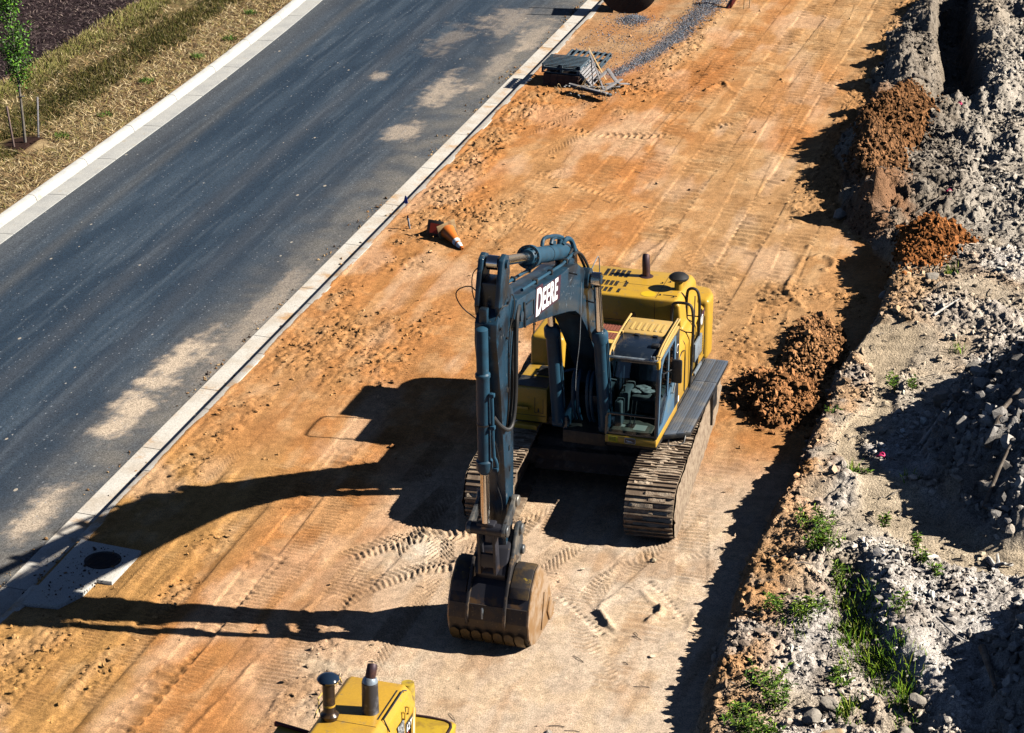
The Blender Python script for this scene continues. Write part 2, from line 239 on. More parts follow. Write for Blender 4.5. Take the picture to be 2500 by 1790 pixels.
# ------------------------------------------------------------------ mesh helpers
class MB:
    def __init__(s): s.v = []; s.f = []
    def add(s, vs, fs, T=None):
        b = len(s.v)
        for p in vs:
            p = Vector(p)
            s.v.append(tuple(T @ p if T is not None else p))
        s.f += [tuple(i+b for i in q) for q in fs]
        return s
    def bm(s, bm, T=None):
        bm.verts.index_update(); s.add([v.co.copy() for v in bm.verts], [[v.index for v in f.verts] for f in bm.faces], T); bm.free(); return s
    def box(s, lo, hi, bev=0, T=None, seg=2):
        x0, y0, z0 = lo; x1, y1, z1 = hi
        vs = [(x0, y0, z0), (x1, y0, z0), (x1, y1, z0), (x0, y1, z0), (x0, y0, z1), (x1, y0, z1), (x1, y1, z1), (x0, y1, z1)]
        fs = [(0, 3, 2, 1), (4, 5, 6, 7), (0, 1, 5, 4), (1, 2, 6, 5), (2, 3, 7, 6), (3, 0, 4, 7)]
        if bev <= 0: return s.add(vs, fs, T)
        b = bmesh.new(); vv = [b.verts.new(p) for p in vs]
        for q in fs: b.faces.new([vv[i] for i in q])
        bmesh.ops.bevel(b, geom=list(b.edges), offset=bev, segments=seg, profile=.5, affect='EDGES'); return s.bm(b, T)
    def cbox(s, c, size, bev=0, T=None): return s.box([c[i]-size[i]/2 for i in range(3)], [c[i]+size[i]/2 for i in range(3)], bev, T)
    def prism(s, pts, lo, hi, axis='x', bev=0, T=None, seg=2):
        """a closed outline extruded along an axis; outline is (y,z) for x, (x,z) for y, (x,y) for z"""
        def P(p, t): return {'x': (t, p[0], p[1]), 'y': (p[0], t, p[1]), 'z': (p[0], p[1], t)}[axis]
        n = len(pts); b = bmesh.new()
        A = [b.verts.new(P(p, lo)) for p in pts]; B = [b.verts.new(P(p, hi)) for p in pts]
        b.faces.new(A); b.faces.new(B[::-1])
        for i in range(n): b.faces.new([A[i], B[i], B[(i+1) % n], A[(i+1) % n]])
        bmesh.ops.recalc_face_normals(b, faces=list(b.faces))
        if bev > 0: bmesh.ops.bevel(b, geom=list(b.edges), offset=bev, segments=seg, profile=.5, affect='EDGES')
        bmesh.ops.triangulate(b, faces=[f for f in b.faces if len(f.verts) > 4])
        return s.bm(b, T)
    def cyl(s, p0, p1, r0, r1=None, n=20, cap=True, T=None):
        r1 = r0 if r1 is None else r1
        return s.lathe(p0, p1, [(0, r0), (1, r1)], n, cap, T)
    def lathe(s, p0, p1, prof, n=20, cap=True, T=None):
        """prof: (fraction along the axis, radius)"""
        p0 = Vector(p0); p1 = Vector(p1); ax = p1-p0; L = ax.length; ax.normalize()
        u = ax.orthogonal().normalized(); w = ax.cross(u)
        vs = []; fs = []
        for t, r in prof:
            for k in range(n):
                a = 2*math.pi*k/n; vs.append(p0+ax*(t*L)+(u*math.cos(a)+w*math.sin(a))*r)
        m = len(prof)
        for j in range(m-1):
            for k in range(n):
                k2 = (k+1) % n; fs.append((j*n+k, j*n+k2, (j+1)*n+k2, (j+1)*n+k))
        if cap: fs += [tuple(range(n))[::-1], tuple(range((m-1)*n, m*n))]
        return s.add(vs, fs, T)
    def tube(s, pts, r, n=8, T=None, smooth=0):
        pts = [Vector(p) for p in pts]
        for _ in range(smooth):
            q = [pts[0]]
            for a, b in zip(pts[:-1], pts[1:]): q += [a*.75+b*.25, a*.25+b*.75]
            pts = q+[pts[-1]]
        vs = []; fs = []; u = None
        for i, p in enumerate(pts):
            t = (pts[min(i+1, len(pts)-1)]-pts[max(i-1, 0)]).normalized()
            if u is None: u = t.orthogonal().normalized()
            u = (u-t*u.dot(t)).normalized(); w = t.cross(u)
            rr = float(np.interp(i/(len(pts)-1), np.linspace(0, 1, len(r)), r)) if isinstance(r, (list, tuple)) else r
            for k in range(n):
                a = 2*math.pi*k/n; vs.append(p+(u*math.cos(a)+w*math.sin(a))*rr)
        for j in range(len(pts)-1):
            for k in range(n):
                k2 = (k+1) % n; fs.append((j*n+k, j*n+k2, (j+1)*n+k2, (j+1)*n+k))
        fs += [tuple(range(n))[::-1], tuple(range((len(pts)-1)*n, len(pts)*n))]
        return s.add(vs, fs, T)
    def build(s, name, m, parent=None, T=None, sharp=35, mats=None):
        me = bpy.data.meshes.new(name); me.from_pydata(s.v, [], s.f)
        b = bmesh.new(); b.from_mesh(me); bmesh.ops.recalc_face_normals(b, faces=list(b.faces)); b.to_mesh(me); b.free()
        if T is not None: me.transform(T)
        me.polygons.foreach_set('use_smooth', [True]*len(me.polygons)); me.set_sharp_from_angle(angle=RAD(sharp))
        me.materials.append(m)
        return link(name, me, parent)
def each(mb, name, m, parent=None, **kw):
    """one object for every separate piece of the builder's mesh"""
    par = list(range(len(mb.v)))
    def find(i):
        while par[i] != i: par[i] = par[par[i]]; i = par[i]
        return i
    for f in mb.f:
        a = find(f[0])
        for k in f[1:]: par[find(k)] = a
    grp = {}
    for f in mb.f: grp.setdefault(find(f[0]), []).append(f)
    out = []
    for fs in grp.values():
        used = sorted({i for f in fs for i in f}); re_ = {v: i for i, v in enumerate(used)}
        q = MB(); q.v = [mb.v[i] for i in used]; q.f = [tuple(re_[i] for i in f) for f in fs]; out.append(q.build(name, m, parent, **kw))
    return out
def link(name, me, parent=None):
    o = bpy.data.objects.new(name, me); COL.objects.link(o)
    if parent is not None: o.parent = parent
    return o
def npmesh(name, V, F, m, parent=None, col=None, smooth=True, n=4):
    """fast mesh from numpy arrays; F is (k,n)"""
    me = bpy.data.meshes.new(name); V = np.ascontiguousarray(V, np.float32); F = np.ascontiguousarray(F, np.int32)
    k = F.shape[1]
    me.vertices.add(len(V)); me.vertices.foreach_set('co', V.ravel())
    me.loops.add(F.size); me.loops.foreach_set('vertex_index', F.ravel())
    me.polygons.add(len(F)); me.polygons.foreach_set('loop_start', np.arange(0, F.size, k, dtype=np.int32))
    me.polygons.foreach_set('use_smooth', np.full(len(F), smooth))
    if col is not None:
        at = me.color_attributes.new('tint', 'FLOAT_COLOR', 'POINT')
        c4 = np.ones((len(V), 4), np.float32); c4[:, :3] = col; at.data.foreach_set('color', c4.ravel())
    me.materials.append(m); me.update(calc_edges=True); me.validate()
    return link(name, me, parent)
def tag(o, label=None, cat=None, group=None, kind=None):
    if label: o['label'] = label
    if cat: o['category'] = cat
    if group: o['group'] = group
    if kind: o['kind'] = kind
    return o
def thing(name, label, cat, loc=(0, 0, 0), rz=0, group=None):
    o = bpy.data.objects.new(name, None); COL.objects.link(o); o.location = loc; o.rotation_euler = (0, 0, rz); o.empty_display_size = .2
    return tag(o, label, cat, group)
def letters(txt, size, name, m, parent, T, bold=.02, shear=0, ex=.004, sx=1.0):
    cu = bpy.data.curves.new(name, 'FONT'); cu.body = txt; cu.size = size; cu.extrude = ex; cu.offset = bold*size; cu.shear = shear; cu.space_character = 1.10
    t = bpy.data.objects.new('tmp', cu); COL.objects.link(t)
    dg = bpy.context.evaluated_depsgraph_get()
    me = bpy.data.meshes.new_from_object(t.evaluated_get(dg)); bpy.data.objects.remove(t)
    me.transform(T @ Matrix.Diagonal((sx, 1, 1, 1))); me.materials.clear(); me.materials.append(m); me.name = name
    return link(name, me, parent)

# ------------------------------------------------------------------ materials
def mat(name, col, rough=.6, metal=0, col2=None, sc=4, lo=.45, hi=.65, bump=0, bsc=60, coat=0, col3=None, sc3=18, lo3=.58, hi3=.7, spec=None, attr=False, fine=.0, stretch=None):
    m = bpy.data.materials.new(name); m.use_nodes = True; t = m.node_tree; N = t.nodes; L = t.links
    b = N['Principled BSDF']; b.inputs['Roughness'].default_value = rough; b.inputs['Metallic'].default_value = metal
    if coat: b.inputs['Coat Weight'].default_value = coat; b.inputs['Coat Roughness'].default_value = .12
    if spec is not None: b.inputs['Specular IOR Level'].default_value = spec
    tc = N.new('ShaderNodeTexCoord'); vec = tc.outputs['Object']
    if stretch:
        mp = N.new('ShaderNodeMapping'); mp.inputs['Scale'].default_value = stretch; L.new(vec, mp.inputs['Vector']); vec = mp.outputs[0]
    def noise(scale, det=6):
        n = N.new('ShaderNodeTexNoise'); n.inputs['Scale'].default_value = scale; n.inputs['Detail'].default_value = det; n.inputs['Roughness'].default_value = .62
        L.new(vec, n.inputs['Vector']); return n.outputs['Fac']
    def rng(x, a, bb, c=0, d=1):
        r = N.new('ShaderNodeMapRange'); r.inputs[1].default_value = a; r.inputs[2].default_value = bb; r.inputs[3].default_value = c; r.inputs[4].default_value = d
        r.interpolation_type = 'SMOOTHSTEP'; L.new(x, r.inputs[0]); return r.outputs[0]
    def mix(f, a, bb, mode='MIX'):
        x = N.new('ShaderNodeMix'); x.data_type = 'RGBA'; x.blend_type = mode
        for sock, v in ((x.inputs[0], f), (x.inputs[6], a), (x.inputs[7], bb)):
            if isinstance(v, (int, float)): sock.default_value = v
            elif isinstance(v, tuple): sock.default_value = (*v, 1)
            else: L.new(v, sock)
        return x.outputs[2]
    c = tuple(col)
    if attr:
        a = N.new('ShaderNodeAttribute'); a.attribute_name = 'tint'; c = a.outputs['Color']
    if col2: c = mix(rng(noise(sc), lo, hi), c, tuple(col2))
    if col3: c = mix(rng(noise(sc3), lo3, hi3), c, tuple(col3))
    if fine:
        f = rng(noise(42, 8), .32, .68, 1-fine, 1+fine*.85)
        cm = N.new('ShaderNodeCombineColor'); [L.new(f, cm.inputs[i]) for i in range(3)]
        c = mix(1.0, c, cm.outputs[0], 'MULTIPLY')
    if isinstance(c, tuple): b.inputs['Base Color'].default_value = (*c, 1)
    else: L.new(c, b.inputs['Base Color'])
    if bump:
        bn = N.new('ShaderNodeBump'); bn.inputs['Strength'].default_value = 1; bn.inputs['Distance'].default_value = bump
        L.new(noise(bsc, 5), bn.inputs['Height']); L.new(bn.outputs[0], b.inputs['Normal'])
    m['nodes_ready'] = 1
    return m
YEL = mat('yellow_paint', (.52, .30, .03), .42, 0, (.44, .25, .035), 2.5, .45, .7, coat=.2, col3=(.33, .22, .08), sc3=7, lo3=.57, hi3=.72, fine=.08)
YELD = mat('dusty_yellow_paint', (.62, .41, .10), .6, 0, (.52, .36, .13), 4, col3=(.42, .32, .17), sc3=14)
STEEL = mat('blue_black_paint', (.015, .043, .073), .30, 0, (.012, .018, .026), 1.6, .47, .6, spec=.5, col3=(.20, .20, .19), sc3=9, lo3=.63, hi3=.74, fine=.25)
CYL = mat('blue_grey_cylinder_paint', (.022, .07, .115), .45, 0, (.02, .05, .08), 3, spec=.25, col3=(.22, .2, .17), sc3=9, lo3=.64, hi3=.8)
BLK = mat('black_paint', (.012, .014, .018), .45, 0, (.05, .045, .04), 6)
RUB = mat('black_rubber', (.012, .012, .013), .6, 0, (.06, .05, .04), 8, .55, .75)
CHROME = mat('polished_rod_steel', (.62, .60, .58), .18, 1.0)
RUST = mat('worn_steel', (.33, .19, .085), .5, .35, (.46, .34, .24), 3, .4, .65, col3=(.20, .115, .05), sc3=10)
BUCK = mat('bucket_paint_worn', (.022, .022, .030), .5, .1, (.14, .075, .03), 3, .55, .7, col3=(.42, .26, .03), sc3=4.5, lo3=.66, hi3=.74)
TRK = mat('track_steel', (.20, .14, .095), .6, .1, (.42, .32, .22), 5, .45, .65, bump=.004, bsc=40)
MUD = mat('dried_mud', (.44, .345, .25), .95, 0, (.30, .21, .14), 6, bump=.02, bsc=30)
SIDEMUD = mat('track_side_mud', (.33, .25, .175), .95, 0, (.20, .14, .095), 7, .42, .62, bump=.02, bsc=24, col3=(.14, .10, .07), sc3=26, lo3=.6, hi3=.68)
DECK = mat('grip_plate', (.105, .13, .17), .5, .2, (.19, .185, .18), 3, .45, .7)
REDP = mat('red_grip_plate', (.25, .075, .045), .75, 0, (.17, .06, .04), 8, bump=.006, bsc=70)
MAROON = mat('exhaust_metal', (.05, .028, .035), .55, .4, (.11, .05, .04), 7)
WHITE = mat('white_lettering', (.85, .85, .84), .5)
DKRED = mat('maroon_decal', (.055, .02, .035), .5)
GREYP = mat('pale_grey_metal', (.30, .36, .42), .4, .4, (.2, .22, .24), 9)
DIRT = mat('dirt', (.4, .3, .2), .95, attr=True, fine=.38, bump=.018, bsc=55, spec=.1, col3=None)
BANKM = mat('bank_earth', (.4, .3, .2), .95, attr=True, fine=.5, bump=.05, bsc=24, spec=.1)
CLODM = mat('clod_earth', (.4, .3, .2), .95, attr=True, fine=.25, bump=.01, bsc=40, spec=.1)
def glass(name, tint, alpha):
    m = bpy.data.materials.new(name); m.use_nodes = True; t = m.node_tree; N = t.nodes; L = t.links
    tr = N.new('ShaderNodeBsdfTransparent'); tr.inputs[0].default_value = (*tint, 1)
    gl = N.new('ShaderNodeBsdfGlossy'); gl.inputs['Roughness'].default_value = .03; gl.inputs[0].default_value = (.8, .9, 1, 1)
    fr = N.new('ShaderNodeFresnel'); fr.inputs[0].default_value = 1.5
    mx = N.new('ShaderNodeMixShader'); L.new(fr.outputs[0], mx.inputs[0]); L.new(tr.outputs[0], mx.inputs[1]); L.new(gl.outputs[0], mx.inputs[2])
    L.new(mx.outputs[0], N['Material Output'].inputs['Surface']); N.remove(N['Principled BSDF']); return m
GLASS = glass('cab_glass', (.42, .52, .56), .1)

# ------------------------------------------------------------------ the setting
def grid(name, xs, ys, hfun, m, cfun=None):
    X, Y = np.meshgrid(xs, ys); x = X.ravel(); y = Y.ravel()
    h, M = hfun(x, y); V = np.stack([x, y, h], 1)
    nx, ny = len(xs), len(ys); i = (np.arange(ny-1)[:, None]*nx+np.arange(nx-1)[None, :]).ravel()
    F = np.stack([i, i+1, i+nx+1, i+nx], 1)
    return V, F, (cfun(x, y, M) if cfun else None), M
xs = np.concatenate([np.arange(-18.74, -6.0, .026), np.arange(-6.0, -.6, .028), -.6+np.cumsum(np.linspace(.04, .16, 60))])
ys = np.concatenate([np.arange(28.2, 41, .023), np.arange(41, 56, .034), np.arange(56, 85, .05)])
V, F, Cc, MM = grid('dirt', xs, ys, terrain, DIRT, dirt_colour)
fb = MM['d'][F].mean(1) > .02
def submesh(name, mask, kind, label):
    f = F[mask]; used = np.unique(f); re = np.zeros(len(V), np.int64); re[used] = np.arange(len(used))
    o = npmesh(name, V[used], re[f], BANKM if 'bank' in name else DIRT, col=Cc[used]); return tag(o, label, None, None, kind)
submesh('dirt_road', ~fb, 'structure', 'orange clay haul road pressed with machine tracks beside the kerb')
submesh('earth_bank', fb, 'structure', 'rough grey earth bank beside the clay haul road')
ROADZ = -.14
def leftedge(y): return -27.56-.0019*np.clip(y-60, 0, 99)**2
# far ground
bgm = mat('far_earth', (.34, .25, .15), .95, 0, (.25, .2, .12), .05, bump=.05, bsc=3)
mb = MB(); mb.add([(-600, -300, -1.2), (600, -300, -1.2), (600, 900, -1.2), (-600, 900, -1.2)], [(0, 1, 2, 3)])
tag(mb.build('ground', bgm), None, None, None, 'structure')
mb = MB()
for lo, hi in (((-18.58, -10, -1.1), (60, 28.2, -.03)), ((-18.58, 85, -1.1), (60, 200, -.03)), ((5.9, 28.2, -1.1), (60, 85, .35))): mb.box(lo, hi)
tag(mb.build('field', bgm), None, None, None, 'structure')

def road_mat():
    m = mat('asphalt', (.05, .056, .066), .8, attr=True, spec=.3, bump=.004, bsc=120)
    t = m.node_tree; N = t.nodes; L = t.links; b = N['Principled BSDF']
    src = b.inputs['Base Color'].links[0].from_socket
    tc = N.new('ShaderNodeTexCoord')
    n = N.new('ShaderNodeTexNoise'); n.inputs['Scale'].default_value = 38; n.inputs['Detail'].default_value = 4; n.inputs['Roughness'].default_value = .8; L.new(tc.outputs['Object'], n.inputs['Vector'])
    r = N.new('ShaderNodeMapRange'); r.inputs[1].default_value = .35; r.inputs[2].default_value = .68; r.inputs[3].default_value = .25; r.inputs[4].default_value = 2.0; L.new(n.outputs['Fac'], r.inputs[0])
    cm = N.new('ShaderNodeCombineColor'); [L.new(r.outputs[0], cm.inputs[i]) for i in range(3)]
    x = N.new('ShaderNodeMix'); x.data_type = 'RGBA'; x.blend_type = 'MULTIPLY'; x.inputs[0].default_value = 1; L.new(src, x.inputs[6]); L.new(cm.outputs[0], x.inputs[7])
    # scattered pale chips and scuffs
    mp = N.new('ShaderNodeMapping'); mp.inputs['Scale'].default_value = (1, .55, 1); mp.inputs['Rotation'].default_value = (0, 0, .5); L.new(tc.outputs['Object'], mp.inputs[0])
    last = x.outputs[2]
    for sc, th, colr, keep in ((5.0, .07, (.40, .38, .35, 1), .72), (1.7, .045, (.5, .43, .34, 1), .55), (13, .15, (.22, .24, .27, 1), .5), (2.6, .06, (.45, .40, .33, 1), .82)):
        vo = N.new('ShaderNodeTexVoronoi'); vo.inputs['Scale'].default_value = sc; L.new(mp.outputs[0], vo.inputs['Vector'])
        sep = N.new('ShaderNodeSeparateColor'); L.new(vo.outputs['Color'], sep.inputs[0])
        th_ = N.new('ShaderNodeMath'); th_.operation = 'MULTIPLY'; th_.inputs[1].default_value = th*1.6; L.new(sep.outputs[1], th_.inputs[0])
        lt = N.new('ShaderNodeMath'); lt.operation = 'LESS_THAN'; L.new(vo.outputs['Distance'], lt.inputs[0]); L.new(th_.outputs[0], lt.inputs[1])
        gt = N.new('ShaderNodeMath'); gt.operation = 'GREATER_THAN'; gt.inputs[1].default_value = keep; L.new(sep.outputs[0], gt.inputs[0])
        mu = N.new('ShaderNodeMath'); mu.operation = 'MULTIPLY'; L.new(lt.outputs[0], mu.inputs[0]); L.new(gt.outputs[0], mu.inputs[1])
        mu2 = N.new('ShaderNodeMath'); mu2.operation = 'MULTIPLY'; mu2.inputs[1].default_value = .7; L.new(mu.outputs[0], mu2.inputs[0])
        y = N.new('ShaderNodeMix'); y.data_type = 'RGBA'; L.new(mu2.outputs[0], y.inputs[0]); L.new(last, y.inputs[6]); y.inputs[7].default_value = colr; last = y.outputs[2]
    n2 = N.new('ShaderNodeTexNoise'); n2.inputs['Scale'].default_value = 26; n2.inputs['Detail'].default_value = 8; n2.inputs['Roughness'].default_value = .9; L.new(mp.outputs[0], n2.inputs['Vector'])
    r2 = N.new('ShaderNodeMapRange'); r2.inputs[1].default_value = .60; r2.inputs[2].default_value = .74; r2.inputs[3].default_value = 0; r2.inputs[4].default_value = .75; L.new(n2.outputs['Fac'], r2.inputs[0])
    y = N.new('ShaderNodeMix'); y.data_type = 'RGBA'; L.new(r2.outputs[0], y.inputs[0]); L.new(last, y.inputs[6]); y.inputs[7].default_value = (.21, .235, .27, 1); last = y.outputs[2]
    L.new(last, b.inputs['Base Color']); return m
STAINS = [(-20.4, 44.2, .42, 2.3, 1.0), (-20.35, 41.8, .42, 1.5, 1.0), (-20.1, 37.0, .36, 1.1, .85), (-20.9, 65.4, .5, 1.5, .65), (-20.8, 61.5, .4, 1.0, .6), (-19.9, 72, .4, 1.6, .45), (-21.1, 73.5, .9, 1.5, .4), (-20.0, 68.5, .35, 2.5, .4), (-22.4, 71, .5, 1.6, .25), (-19.7, 47.5, .35, 3.5, .4), (-23.2, 66.5, .25, .5, .5)]
def road_h(x, y): return np.full_like(x, ROADZ)+.004*fbm(x, y, 2, 2, 200)-.004, dict()
def road_c(x, y, M):
    n = fbm(x, y, 5, 4, 201, 1.6, .35); n2 = fbm(x, y, .45, 3, 202, 1, .07); n3 = fbm(x, y, .6, 4, 203)
    c = np.tile(np.array([[.015, .030, .052]]), (len(x), 1))
    c = mixc(c, ss(-.2, .5, n2)*.5+ss(.0, .5, n)*.45, (.042, .064, .092))
    n5 = fbm(x, y, .12, 2, 206, 1, .05); c = mixc(c, ss(.1, .6, n5)*.35, (.075, .098, .125))
    ed = ss(2.8, .0, -19.4-x)**1.5*(.45+.6*ss(-.5, .5, n3))+.35*ss(1.4, 0, x-leftedge(y))
    c = mixc(c, ed*.8, (.17, .155, .135))
    c = mixc(c, np.exp(-((x+23.6)/.28)**2)*.25+np.exp(-((x+21.9)/.3)**2)*.22, (.10, .10, .105))
    c = mixc(c, np.exp(-((x+26.2+.02*(y-50))/.22)**2)*.3, (.13, .12, .105))
    for cx, cy, rx, ry, a in STAINS:
        q = np.hypot((x-cx)/rx, (y-cy)/ry)+.9*n3+.5*fbm(x, y, .14, 3, 204)+.3*n5
        c = mixc(c, a*ss(1.5, .3, q)**1.3, (.46, .37, .28))
    return c
rx = np.arange(-29.4, -19.2, .055); ry = np.arange(26, 96, .09)
Vr, Fr, Cr, _ = grid('road', rx, ry, road_h, None, road_c)
fx = Vr[Fr, 0].mean(1); fy = Vr[Fr, 1].mean(1); keep = fx > leftedge(fy)-.1
o = npmesh('road', Vr, Fr[keep], road_mat(), col=Cr); tag(o, None, None, None, 'structure')

CONC = mat('kerb_concrete', (.55, .52, .47), .85, 0, (.46, .40, .33), 1.6, .4, .7, col3=(.45, .28, .14), sc3=1.1, lo3=.53, hi3=.68, fine=.22, bump=.003, bsc=80)
CONCL = mat('pale_kerb_concrete', (.47, .465, .44), .85, 0, (.39, .39, .38), 1.8, .4, .7, col3=(.42, .36, .27), sc3=3, lo3=.6, hi3=.75, fine=.2, bump=.003, bsc=80)
def strip(name, ylist, sec, m, off=0.0):
    """a kerb cross-section swept along the road; a gap every 3 m is a saw-cut joint"""
    mb = MB(); joint = 3.05
    y = ylist[0]
    while y < ylist[1]:
        ye = y+joint-.022; n = 4; vs = []; fs = []; k = len(sec)
        for j in range(n+1):
            yy = y+(ye-y)*j/n
            for dx, z in sec: vs.append((dx+off(yy) if callable(off) else dx+off, yy, z))
        for j in range(n):
            for i in range(k-1): fs.append((j*k+i, j*k+i+1, (j+1)*k+i+1, (j+1)*k+i))
        fs += [tuple(range(k))[::-1], tuple(range(n*k, (n+1)*k))]
        mb.add(vs, fs); y += joint
    return mb.build(name, m)
SLAB = (33.4, 36.0)
for (a, b) in ((22, SLAB[0]-.0), (SLAB[1], 96)):
    o = strip('kerb', (a, b), [(-18.80, -.4), (-18.79, -.10), (-18.77, .0), (-18.74, .015), (-18.58, .015), (-18.56, .0), (-18.56, -.4)], CONC)
    tag(o, None, None, None, 'structure')
o = strip('gutter', (22, 96), [(-19.36, -.4), (-19.36, -.125), (-19.0, -.135), (-18.82, -.15), (-18.795, -.15), (-18.795, -.4)], CONC)
tag(o, None, None, None, 'structure')
o = strip('gutter', (23.4, 96), [(.0, -.4), (.0, -.125), (-.3, -.135), (-.545, -.15), (-.55, -.4)], CONCL, off=leftedge); tag(o, None, None, None, 'structure')
o = strip('kerb', (22.8, 96), [(-.552, -.4), (-.552, -.13), (-.60, -.02), (-.65, .015), (-.80, .02), (-.82, .0), (-.82, -.4)], CONCL, off=leftedge); tag(o, None, None, None, 'structure')

# verge on the far side of the road: mulch bed, grass strip, straw strip
def verge_h(x, y):
    h = .02*fbm(x, y, 1.5, 3, 300)+.02*ss(-29, -33, x)
    mu = ss(-33.45, -33.7, x+.25*fbm(x, y, .8, 3, 301)); h = h+.05*mu+mu*.04*fbm(x, y, .25, 3, 302)
    tm = np.exp(-(((x+30.3)/.62)**2+((y-57.0)/.75)**2)**1.5); h = h+.10*tm+.03*tm*fbm(x, y, .12, 2, 303)
    return h-.01, dict(mu=mu, tm=tm)
def verge_c(x, y, M):
    n = fbm(x, y, .8, 3, 304); n2 = fbm(x, y, .12, 2, 305)
    c = np.tile(np.array([[.24, .16, .085]]), (len(x), 1))
    c = mixc(c, ss(-.2, .5, n)*.6, (.46, .35, .19)); c = mixc(c, ss(.1, .5, -n)*.4, (.33, .2, .11))
    g_ = band(x, -33.5, -30.3+.0, .3)
    c = mixc(c, g_*(.5+.4*ss(-.2, .3, n)), (.11, .10, .035)); c = mixc(c, M['mu'], (.028, .018, .02)); c = mixc(c, ss(.25, .6, M['tm']), (.035, .018, .014))
    c = mixc(c, M['mu']*ss(.3, .6, n2), (.10, .075, .07))
    return c*(1+.2*n2)[:, None]
vx = np.arange(-46, -28.2, .07); vy = np.arange(40, 92, .09)
Vv, Fv, Cv, Mv = grid('verge', vx, vy, verge_h, None, verge_c)
xx = Vv[:, 0]; lim = leftedge(Vv[:, 1])-.815; Vv[:, 0] = np.where(xx > -30, lim-(-28.2-xx)*(1+(lim+28.2)/(-1.8)), xx)
fm = Mv['mu'][Fv].mean(1) > .5
def sub2(name, mask):
    f = Fv[mask]; used = np.unique(f); re = np.zeros(len(Vv), np.int64); re[used] = np.arange(len(used))
    tag(npmesh(name, Vv[used], re[f], DIRT, col=Cv[used]), None, None, None, 'structure')
sub2('verge', ~fm); sub2('mulch_bed', fm)
mb = MB(); mb.box((-90, -10, -1.1), (-28.5, 40, -.05)); mb.box((-90, 92, -1.1), (-28.8, 200, -.05)); mb.box((-90, 40, -1.1), (-46, 92, -.02))
tag(mb.build('field', mat('far_mulch', (.05, .035, .03), .95, 0, (.1, .07, .05), 3)), None, None, None, 'structure')

rng = np.random.default_rng(7)
def blades(name, x, y, z, hgt, wid, lean, cols, m, flatness=0.0):
    n = len(x); a = rng.uniform(0, 2*math.pi, n); b = rng.uniform(0, 2*math.pi, n)
    dx = np.cos(a)*wid/2; dy = np.sin(a)*wid/2; lx = np.cos(b)*lean*hgt; ly = np.sin(b)*lean*hgt
    up = hgt*np.sqrt(np.clip(1-lean**2*.8, .02, 1))*(1-flatness)
    V = np.zeros((n, 5, 3))
    V[:, 0] = np.stack([x-dx, y-dy, z], 1); V[:, 1] = np.stack([x+dx, y+dy, z], 1)
    V[:, 2] = np.stack([x+dx*.8+lx*.35, y+dy*.8+ly*.35, z+up*.6], 1); V[:, 3] = np.stack([x-dx*.8+lx*.35, y-dy*.8+ly*.35, z+up*.6], 1)
    V[:, 4] = np.stack([x+lx, y+ly, z+up], 1)
    base = np.arange(n)[:, None]*5
    F = np.concatenate([base+np.array([[0, 1, 2]]), base+np.array([[0, 2, 3]]), base+np.array([[3, 2, 4]])], 0)
    return npmesh(name, V.reshape(-1, 3), F, m, col=np.repeat(cols, 5, 0), smooth=False)
LEAFM = mat('grass_blade', (.1, .15, .03), .7, attr=True, spec=.2)
def pick(n, a): a = np.array(a); i = rng.integers(0, len(a), n); return a[i]*rng.uniform(.7, 1.25, (n, 1))
# lawn grass
n = 130000; x = rng.uniform(-33.75, -30.1, n); y = rng.uniform(52, 88, n); f = fbm(x, y, 1.2, 3, 310)
k = (.9*f+.55*band(x, -31.5, -30.5, .25)+.30*band(x, -33.7, -32.6, .3)-.5*band(x, -32.35, -31.75, .25) > rng.uniform(-.35, .7, n)) & (x > -33.6+.3*f) & (x < -30.25+.3*f) & (np.hypot(x+30.3, y-57) > .75)
x, y = x[k], y[k]; z = verge_h(x, y)[0]; yel = ss(-32.2, -32.9, x)
cg = pick(len(x), [(.07, .08, .012), (.12, .105, .02), (.05, .05, .012), (.17, .13, .045), (.03, .03, .01)]); cy_ = pick(len(x), [(.26, .24, .06), (.20, .21, .05), (.34, .28, .12)])
tag(blades('lawn_grass', x, y, z, rng.uniform(.08, .22, len(x)), rng.uniform(.012, .022, len(x)), rng.uniform(.2, .8, len(x)), cg+(cy_-cg)*yel[:, None], LEAFM), 'thin green lawn grass growing between straw strip and mulch bed', None, None, 'stuff')
# straw mulch
n = 80000; x = rng.uniform(-33.6, -28.4, n); y = rng.uniform(44, 88, n); k = (x < leftedge(y)-.83) & ((x > -30.5+.5*fbm(x, y, .7, 2, 320)) | (rng.uniform(0, 1, n) < .35)) & (np.hypot(x+30.3, y-57) > .7)
x, y = x[k], y[k]; z = verge_h(x, y)[0]+.01
tag(blades('straw', x, y, z, rng.uniform(.10, .34, len(x)), rng.uniform(.014, .032, len(x)), np.full(len(x), .97), pick(len(x), [(.52, .39, .19), (.40, .27, .12), (.70, .56, .33), (.22, .13, .06), (.26, .22, .07), (.12, .07, .035)]), LEAFM, .25), 'dry tan straw scattered along the white kerb', None, None, 'stuff')
# wood chips on the mulch bed
n = 42000; x = rng.uniform(-42, -33.5, n); y = rng.uniform(55, 90, n); z = verge_h(x, y)[0]+.012
tag(blades('mulch_chips', x, y, z, rng.uniform(.08, .2, n), rng.uniform(.02, .04, n), np.full(n, .96), pick(n, [(.03, .018, .02), (.06, .036, .036), (.11, .08, .08), (.015, .01, .012), (.20, .15, .13)]), LEAFM, .2), 'dark brown wood chips covering the planting bed', None, None, 'stuff')
